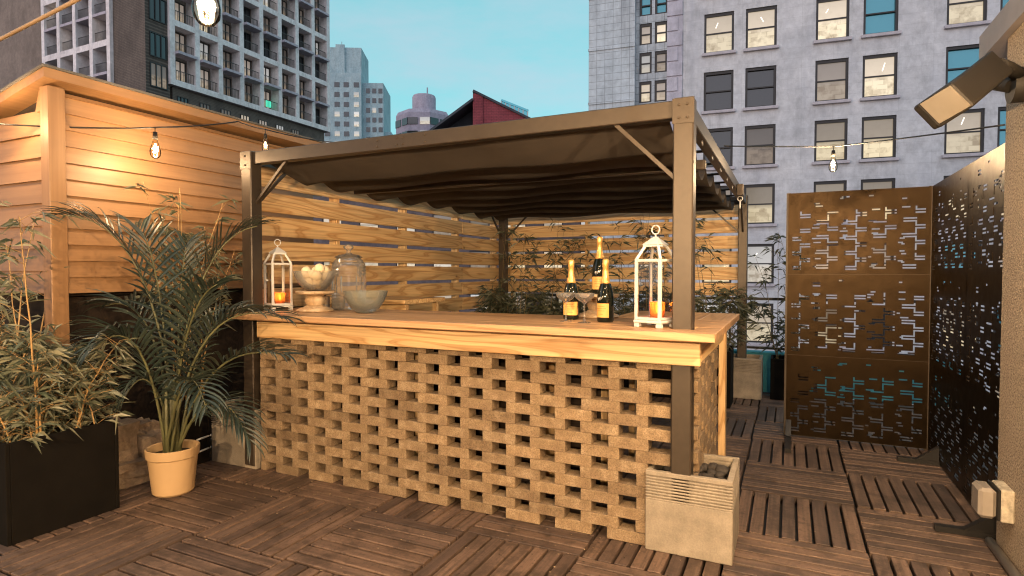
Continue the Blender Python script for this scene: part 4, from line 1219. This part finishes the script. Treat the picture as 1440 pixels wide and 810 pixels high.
def bottle(loc, rz, label):
    root = empty('champagne_bottle', loc, rz, label, 'bottle', 'champagne bottles on the bar')
    mb = MB(); mb.lathe([(.030, .004), (.040, .0), (.0435, .006), (.0438, .13), (.041, .155), (.033, .185), (.0235, .212), (.0170, .238), (.0150, .262), (.0142, .29), (.0158, .292), (.0158, .304), (.0135, .306)], 32); mb.build('body', M['bottle'], root, sharp=40)
    mb = MB(); mb.lathe([(.0275, .2005), (.0245, .2125), (.0182, .238), (.0162, .262), (.0154, .288), (.0172, .291), (.0175, .306), (.0172, .322), (.0150, .330), (1e-4, .332)], 24, wob=lambda k, z: 1 + .02 * math.sin(k * 5 + z * 300))
    mb.build('foil', M['foil'], root)
    def patch(r, a0, a1, z0, z1, mat, name, par, n=14):
        mb = MB()
        for i in range(n):
            a, b = a0 + (a1 - a0) * i / n, a0 + (a1 - a0) * (i + 1) / n
            mb.face([(r * math.cos(a), r * math.sin(a), z0), (r * math.cos(b), r * math.sin(b), z0), (r * math.cos(b), r * math.sin(b), z1), (r * math.cos(a), r * math.sin(a), z1)], 0, True)
        return mb.build(name, mat, par, fix=False)
    lb = patch(.0443, R(-92 - 62), R(-92 + 62), .025, .098, M['labelm'], 'label', root)
    ink = MB()
    for (z, w) in ((.082, .42), (.070, .62), (.058, .5), (.040, .3)):
        a = -PI / 2 - w
        while a < -PI / 2 + w:
            b = a + random.uniform(.03, .09)
            ink.face([(.0446 * math.cos(a), .0446 * math.sin(a), z), (.0446 * math.cos(b), .0446 * math.sin(b), z), (.0446 * math.cos(b), .0446 * math.sin(b), z + random.uniform(.0022, .004)), (.0446 * math.cos(a), .0446 * math.sin(a), z + .003)])
            a = b + random.uniform(.02, .05)
    ink.build('print', M['label_ink'], lb, fix=False)
    # silvery signature flourish on the shoulder
    sc_ = MB(); P = []
    for i in range(26):
        t = i / 25; a = -PI / 2 - .45 + .8 * t; rr = .0443
        P.append((rr * math.cos(a), rr * math.sin(a) - .0006, .118 + .011 * math.sin(t * 22) * (1 - .5 * t) + .012 * t))
    sc_.tube(P, .0011, 5); sc_.build('script', M['silver_ink'], root)
    sl = MB(); sl.lathe([(.0235, .222), (.0236, .2225)], 6) if False else None
    return root
bottle(Vector((-.765, .29, CZ)), R(12), 'champagne bottle with an orange label standing left, behind the two coupes')
bottle(Vector((-.545, .21, CZ)), R(-20), 'champagne bottle with an orange label standing in front of the wooden cake stand')
def stand(loc, label, r=.125, h=.137):
    mb = MB(); mb.lathe([(r * .93, 0), (r * .98, .006), (r * .95, .014), (r * .62, .03), (r * .42, .042), (r * .46, .055), (r * .53, .07), (r * .50, .088), (r * .36, .100), (r * .48, .110), (r * .95, .117), (r, .122), (r * 1.0, h - .003), (r * .97, h), (1e-4, h)], 36, c=(0, 0, 0))
    o = mb.build('cake_stand', M['turned'], None, loc=loc, sharp=50)
    return tag(o, label, 'cake stand', 'turned wooden stands')
stand(Vector((-.675, .50, CZ)), 'turned pale wooden stand holding the raised champagne bottle')
bottle(Vector((-.665, .50, CZ + .1375)), R(5), 'champagne bottle with an orange label raised on the wooden cake stand')
def coupe(loc, label):
    root = empty('coupe_glass', loc, 0, label, 'coupe glass', 'champagne coupes')
    mb = MB(); mb.lathe([(.034, 0), (.034, .0015), (.008, .006), (.0045, .012), (.0036, .05), (.004, .095), (.012, .104), (.034, .118), (.049, .133), (.054, .152), (.0528, .1525), (.047, .134), (.032, .1205), (.010, .107), (1e-4, .106)], 32); mb.build('bowl', M['cut_clear'], root, sharp=60)
    return root
M['cut_clear'] = glass('crystal_glass', (1, .99, .98), .03, .99, 1.5, milk=.09)
coupe(Vector((-.745, .15, CZ)), 'empty champagne coupe in front of the left champagne bottle')
coupe(Vector((-.63, .115, CZ)), 'empty champagne coupe between the left and front bottles')

# left group
stand(Vector((-2.525, .175, CZ)), 'turned pale wooden stand under the glass bowl of cream balls', .125, .137)
gb = empty('glass_bowl', Vector((-2.525, .175, CZ + .1375)), 0, 'clear glass bowl on the wooden stand next to the left lantern', 'bowl')
mb = MB(); mb.lathe([(.055, 0), (.075, .012), (.105, .05), (.128, .095), (.139, .132), (.136, .132), (.124, .095), (.101, .052), (.070, .016), (1e-4, .008)], 36); mb.build('bowl_body', M['bowl_glass'], gb, sharp=50)
rng = random.Random(6)
for i, (x, y, z) in enumerate(((-.05, -.03, .047), (.05, -.03, .047), (0, .05, .047), (0, -.055, .052), (-.075, .02, .093), (.07, .03, .093), (.0, -.02, .105), (-.035, -.06, .1), (.06, -.05, .1), (-.04, .055, .13), (.035, .05, .137), (-.065, -.01, .13), (.045, -.005, .148))):
    mb = MB(); mb.ball((0, 0, 0), .0345, n=18, sz=.95)
    o = mb.build('cream_ball', M['cream'], None, loc=Vector((-2.525 + x, .175 + y, CZ + .1375 + z)))
    tag(o, 'cream coloured ball in the heap in the glass bowl', 'ball', 'cream balls in the bowl')
def ribs(n, a): return lambda k, z: 1 + a * (1 if k % 2 else -1)
ds = empty('glass_jar', Vector((-2.45, .42, CZ)), 0, 'tall cut glass jar with a knobbed lid behind the ribbed bowl', 'jar')
def jr(z): return .112 if z < .015 else .117 if z < .30 else .117 - .034 * ((z - .30) / .056) ** 1.6
pj = [(1e-4, 0), (.10, .001)] + [(jr(.008 + .0116 * k), .008 + .0116 * k) for k in range(31)]
def cut(k, z):
    if .12 < z < .23: return 1 + (.022 if k % 3 else -.022)
    d = int(z / .0116)
    return 1 + .022 * (1 if ((k + d) // 2 + (k - d) // 2) % 2 else -1) * (1 if .01 < z < .35 else 0)
mb = MB(); mb.lathe(pj, 54, wob=cut, sm=False); mb.build('jar_body', M['cut_glass'], ds)
mb = MB(); mb.lathe([(.09, .358), (.094, .364), (.075, .378), (.03, .388), (.014, .396), (.014, .412), (.03, .424), (.034, .436), (.026, .45), (1e-4, .456)], 40, wob=ribs(40, .02)); mb.build('lid', M['cut_glass'], ds, sharp=70)
for i, (x, y, z, lb) in enumerate(((-2.62, .36, 0, 'cut glass tumbler standing left of the tall jar, in front'), (-2.58, .47, 0, 'cut glass tumbler standing left of the tall jar, at the back'), (-2.61, .40, .0885, 'cut glass tumbler stacked on top of two others by the jar'))):
    mb = MB(); mb.lathe([(.034, 0), (.037, .003), (.041, .088), (.0385, .088), (.034, .012), (1e-4, .012)], 40, wob=ribs(40, .02))
    tag(mb.build('glass_tumbler', M['cut_glass'], None, loc=Vector((x, y, CZ + z)), sharp=60), lb, 'tumbler', 'cut glass tumblers')
mb = MB(); mb.lathe([(.045, 0), (.060, .003), (.085, .025), (.112, .065), (.130, .105), (.139, .140), (.134, .141), (.125, .106), (.107, .068), (.08, .03), (1e-4, .012)], 72, wob=ribs(72, .016))
tag(mb.build('ribbed_bowl', M['frost'], None, loc=Vector((-2.13, .205, CZ)), sharp=60), 'frosted green ribbed glass bowl in front of the tall jar', 'bowl')

# ================================================================== perforated metal screens
def perf_panel(W, H, seed):
    """laser cut sheet: stepped slots in columns, left as real openings"""
    c = .0105
    nx_, ny_ = int(W / c), int(H / c)
    g = [[True] * nx_ for _ in range(ny_)]
    rng = random.Random(seed)
    ncol = 5
    for ci in range(ncol):
        xc = int((ci + .5) * nx_ / ncol)
        Lh = int(nx_ / ncol * .40)
        per = 11; y = rng.randint(3, 5); base = y
        while y + per < ny_ - 3:
            if rng.random() < .9:
                for dy in (0, 2):
                    if rng.random() < .9:
                        for x in range(max(3, xc - Lh), xc + 1): g[y + dy][x] = False
            if rng.random() < .9:
                for dy in (6, 8):
                    if rng.random() < .9:
                        for x in range(xc, min(nx_ - 3, xc + Lh)): g[y + dy][x] = False
            if rng.random() < .85:
                for yy in range(y + 2, y + 7): g[yy][xc] = False
            if rng.random() < .65:
                for yy in range(y + 8, y + per): g[yy][xc] = False
            y += per
        # short dashes beside the column
        for _ in range(10):
            yy = rng.randint(4, ny_ - 5); x0 = xc + Lh + rng.randint(1, 3); 
            for x in range(x0, min(nx_ - 4, x0 + rng.randint(2, 5))): g[yy][x] = False
    mb = MB()
    used = [[False] * nx_ for _ in range(ny_)]
    cx, cz = W / nx_, H / ny_
    for j in range(ny_):
        i = 0
        while i < nx_:
            if not g[j][i] or used[j][i]: i += 1; continue
            i2 = i
            while i2 < nx_ and g[j][i2] and not used[j][i2]: i2 += 1
            j2 = j + 1
            while j2 < ny_ and all(g[j2][k] and not used[j2][k] for k in range(i, i2)): j2 += 1
            for jj in range(j, j2):
                for k in range(i, i2): used[jj][k] = True
            x0, x1, z0, z1 = i * cx, i2 * cx, j * cz, j2 * cz
            mb.face([(x0, 0, z0), (x1, 0, z0), (x1, 0, z1), (x0, 0, z1)])
            mb.face([(x1, .003, z0), (x0, .003, z0), (x0, .003, z1), (x1, .003, z1)])
            i = i2
    # edges of the openings
    for j in range(ny_):
        for i in range(nx_):
            if not g[j][i]:
                x0, x1, z0, z1 = i * cx, (i + 1) * cx, j * cz, (j + 1) * cz
                if g[j][i - 1]: mb.face([(x0, 0, z0), (x0, .003, z0), (x0, .003, z1), (x0, 0, z1)])
                if g[j][i + 1]: mb.face([(x1, .003, z0), (x1, 0, z0), (x1, 0, z1), (x1, .003, z1)])
                if g[j - 1][i]: mb.face([(x0, 0, z0), (x1, 0, z0), (x1, .003, z0), (x0, .003, z0)])
                if g[j + 1][i]: mb.face([(x0, .003, z1), (x1, .003, z1), (x1, 0, z1), (x0, 0, z1)])
    return mb
PW, PH = .945, .642
pan = [perf_panel(PW, PH, s).build('panel', M['screen'], None, fix=False) for s in (1, 2)]
pmesh = [o.data for o in pan]
for o in pan: bpy.data.objects.remove(o)
def screen(loc, rz, label, seq, feet):
    root = empty('privacy_screen', loc, rz, label, 'privacy screen', 'perforated metal screens')
    for k in range(3): inst('panel', pmesh[seq[k]], root, (0, 0, .012 + k * (PH + .003)))
    top = .012 + 3 * (PH + .003)
    mb = MB()
    for x in (0, PW): mb.box(x - .014, x + .014, .0035, .028, 0, top)
    for z in (.012, .012 + PH + .003, .012 + 2 * (PH + .003), top - .018): mb.box(.0145, PW - .0145, .0036, .022, z - .004, z + .014)
    mb.build('frame', M['bronze_dark'], root)
    for x, L0, L1 in feet:
        mb = MB(); mb.box(x - .02, x + .02, L0, L1, 0, .03)
        mb.add([(x - .02, -.002, .031), (x + .02, -.002, .031), (x + .02, -.13, .031), (x - .02, -.13, .031), (x - .02, -.002, .13), (x + .02, -.002, .13)], [(0, 3, 2, 1), (0, 1, 5, 4), (3, 4, 5, 2), (0, 4, 3), (1, 2, 5)])
        mb.build('foot', M['black'], root)
    return root
screen(Vector((.318, 2.40, 0)), 0, 'bronze perforated metal screen facing the camera, lit from above by the string bulb', (0, 1, 0), ((.02, -.5, .3),))
SR = screen(Vector((1.268, 2.385, 0)), R(-90), 'dark perforated metal screen side-on beside the stucco wall', (1, 0, 1), ((.35, -.24, .12),))
SR2 = screen(Vector((1.268, 1.43, 0)), R(-90), 'dark perforated metal screen nearest the stucco wall', (0, 1, 1), ((.62, -.25, .12),))

# ================================================================== stucco wall, lamp, outlet
WX = 1.252
wl = empty('stucco_wall', (WX, .74, 0), 0, 'tan rough stucco wall with a metal coping at the right edge', 'wall')
mb = MB()
prism2 = [(0, 0), (-4.6, 0), (-4.6, 3.3), (-.35, 2.42), (0, 2.42)]
mb.add([(0, y, z) for y, z in prism2] + [(.5, y, z) for y, z in prism2], [(0, 1, 2, 3, 4), (9, 8, 7, 6, 5)] + [(i, (i + 1) % 5, (i + 1) % 5 + 5, i + 5) for i in range(5)])
mb.v = [(x, y, z) for x, y, z in mb.v]
mb.build('wall_body', M['stucco'], wl)
mb = MB(); mb.box(-.035, .53, -.345, .32, 2.423, 2.55)
mb.bar((.25, -.36, 2.485), (.25, -4.6, 3.363), .57, .12)
mb.build('coping', plain('grey_coping', (.20, .18, .185), .5), wl)
mb = MB(); mb.tube([(-.03, -.02, .02), (-.03, -.5, .022), (-.03, -2.6, .02)], .02, 10); mb.build('conduit', M['steel'], wl)

fl_ = empty('flood_light', pt(1372, 122, 2.35), 0, 'black boxy floodlight on the stucco wall aimed down towards the bar', 'flood light')
A_, B_, C_, E_ = pt(1289, 146, 2.36), pt(1337, 116, 2.24), pt(1371, 149, 2.20), pt(1395, 69, 2.42)
v_ = C_ - B_
of_ = v_.cross(E_ - A_).normalized()
if of_.dot(_d) < 0: of_ = -of_
pr_ = [A_, B_, E_, E_ + of_ * .07, A_ + of_ * .035]
o_ = fl_.location
mb = MB(); mb.add([p - o_ for p in pr_] + [p + v_ - o_ for p in pr_], [(0, 1, 2, 3, 4), (9, 8, 7, 6, 5)] + [(i, (i + 1) % 5, (i + 1) % 5 + 5, i + 5) for i in range(5)])
h_ = mb.build('housing', M['rubber'], fl_)
bv = h_.modifiers.new('soft', 'BEVEL'); bv.width = .012; bv.segments = 3
nl_ = (B_ - A_).cross(v_).normalized()
if nl_.dot(_d) > 0: nl_ = -nl_
q_ = [A_.lerp(B_, .07) + v_ * .07, A_.lerp(B_, .95) + v_ * .07, A_.lerp(B_, .95) + v_ * .93, A_.lerp(B_, .07) + v_ * .93]
mb = MB(); mb.add([p + nl_ * .001 - o_ for p in q_] + [p + nl_ * .004 - o_ for p in q_], [(0, 1, 2, 3), (7, 6, 5, 4), (0, 4, 5, 1), (1, 5, 6, 2), (2, 6, 7, 3), (3, 7, 4, 0)])
mb.build('lens', plain('frosted_lens', (.10, .086, .07), .5), fl_)
mb = MB(); k0 = (E_ + v_ * .55 + of_ * .03) - o_; k1 = Vector((WX - .04, .42, 2.16)) - o_
mb.tube([k0, k0.lerp(k1, .5) + Vector((0, 0, .01)), k1], [.03, .026, .03], 12); mb.build('knuckle', M['rubber'], fl_)
jb = MB(); c0 = Vector((WX, .46, 2.13)); jb.tube([c0, c0 + Vector((-.06, 0, 0))], .075, 20); jb.tube([c0 + Vector((-.06, 0, 0)), c0 + Vector((-.10, .05, .03))], .03, 10)
tag(jb.build('junction_box', M['rubber'], None, sharp=40), 'round dark junction box holding the floodlight on the stucco wall', 'junction box')

ob = empty('outlet_box', (WX, .56, .27), 0, 'weatherproof outlet box with a clear bubble cover low on the stucco wall', 'outlet')
mb = MB(); mb.cbox(-.05, -.001, -.075, .075, -.075, .075, .006); mb.build('box', concrete('grimy_white_box', (.42, .37, .29), .5, 60, .2, 14), ob)
mb = MB(); mb.cbox(-.062, -.0505, -.07, .07, -.07, .07, .003); mb.build('gasket', M['rubber'], ob)
mb = MB(); mb.cbox(-.13, -.0625, -.066, .066, -.07, .068, .018); mb.build('bubble_cover', plain('smoky_cover', (.25, .22, .19), .15), ob)

# ================================================================== string lights
def cable(name, pts, r, label, mat='wire', sag_=.05, n=12):
    P = []
    for a, b in zip(pts, pts[1:]):
        a, b = Vector(a), Vector(b)
        for i in range(n):
            t = i / n; P.append(a.lerp(b, t) - Vector((0, 0, sag_ * (b - a).length * 4 * t * (1 - t))))
    P.append(Vector(pts[-1]))
    mb = MB(); mb.tube(P, r, 7); return tag(mb.build(name, M[mat]), label, 'cable', 'string light cables')
S1 = Vector((-3.50, .40, 2.47))
cable('light_cable', [pt(-60, 170, 3.35), pt(160, 180, 3.62), pt(218, 179, 3.72), S1], .005, 'black string light cable hung along the shed wall', sag_=.012)
cable('light_cable', [S1, pt(373, 182, 4.05), pt(470, 200, 5.2)], .004, 'black string light cable running from the shed roof edge towards the canopy', sag_=.01)
cable('light_cable', [pt(-330, 215, 3.2), pt(290, -95, 1.39), (.35, -1.3, 2.42), (1.3, -1.0, 2.75)], .006, 'string cord, tan from bulb light put into its colour, crossing the upper left corner with the large bulb', 'cord', sag_=.004)
WE = Vector((1.25, .75, 2.02))
cable('light_cable', [(-.06, 1.25, 2.135), pt(1172, 206, 4.55), WE], .0045, 'black string light cable from the pergola to the stucco wall', sag_=.002)

def bulb(top, label, watts, lit=True, scale=1.0, drop=.03):
    """pendant bulb: drop cord, socket, clear glass, glowing filament"""
    root = empty('string_bulb', Vector(top), 0, label, 'light bulb', 'string light bulbs')
    s = scale
    mb = MB(); mb.tube([(0, 0, 0), (0, 0, -drop)], .003 * s, 6); mb.tube([(0, 0, -drop), (0, 0, -drop - .045 * s)], [.012 * s, .0155 * s], 14); mb.build('socket', M['rubber'], root)
    zb = -drop - .045 * s
    mb = MB(); mb.lathe([(r * s, zb + z * s) for r, z in ((.013, 0), (.014, -.012), (.021, -.035), (.029, -.062), (.032, -.083), (.029, -.103), (.018, -.117), (.006, -.122), (1e-4, -.1225))], 24); mb.build('glass', M['bulb_glass'], root)
    mb = MB()
    for k in range(6):
        a = k * PI / 3
        mb.tube([(.004 * s * math.cos(a), .004 * s * math.sin(a), zb - .028 * s), (.007 * s * math.cos(a), .007 * s * math.sin(a), zb - .085 * s)], .0011 * s, 5)
    mb.build('filament', M['filament'], root)
    if watts:
        ld = bpy.data.lights.new('bulb_light', 'POINT'); ld.energy = watts; ld.color = (1, .72, .44); ld.shadow_soft_size = .025
        lo = bpy.data.objects.new('bulb_light', ld); COL.objects.link(lo); lo.parent = root; lo.location = (0, 0, zb - .06 * s)
W1, W2, W3 = 26, 30, 25
bulb(pt(218, 179, 3.72), 'lit bulb glowing in front of the shed wall', W1)
bulb(pt(-26, 128, 3.32), 'lit bulb at the left end of the shed string', W1 * .75)
bulb(pt(373, 182, 4.05), 'small bulb over the left front corner of the pergola', 1.2, scale=.75)
bulb(pt(1172, 206, 4.55), 'lit bulb hanging above the perforated screen', 55)
bulb(pt(289, -82, 1.39), 'large clear bulb with a glowing filament hanging at the top left', W2, drop=.03)
for bx, bz, lb in ((-1.9, 2.02, 'leftmost added fill bulb, unseen behind the viewer'), (-.5, 1.98, 'second added fill bulb from the left, unseen behind the viewer'), (.85, 2.0, 'right-hand added fill bulb, unseen behind the viewer')):
    bulb((bx, -4.9, bz), lb, 640)  # strong fill bulbs added behind the camera to light bar and fence
cable('light_cable', [(-4.5, -4.9, 2.5), (-1.9, -4.9, 2.02), (-.5, -4.9, 1.98), (.85, -4.9, 2.0), (1.26, -4.9, 2.2)], .0045, 'black cable added to carry the unseen fill bulbs behind the viewer', sag_=.01)
for by, bz, lb in ((-.95, 2.06, 'added fill bulb, out of view along the stucco wall, nearer the bar'), (-2.3, 1.98, 'added fill bulb, out of view along the stucco wall, farther from the bar')):
    bulb((.92, by, bz), lb, 230 if by > -1 else 300)  # fill bulbs added by the right wall, mainly to brighten the fence
bulb((-.30, -1.55, 2.31), 'added fill bulb, out of view above the deck in front of the bar', W3)
bulb((.62, -1.22, 2.46), 'added fill bulb, out of view above the deck in front of the stucco wall', W3)  # this bulb and the one before are added, unseen, for more light
print('objects', len(bpy.data.objects))
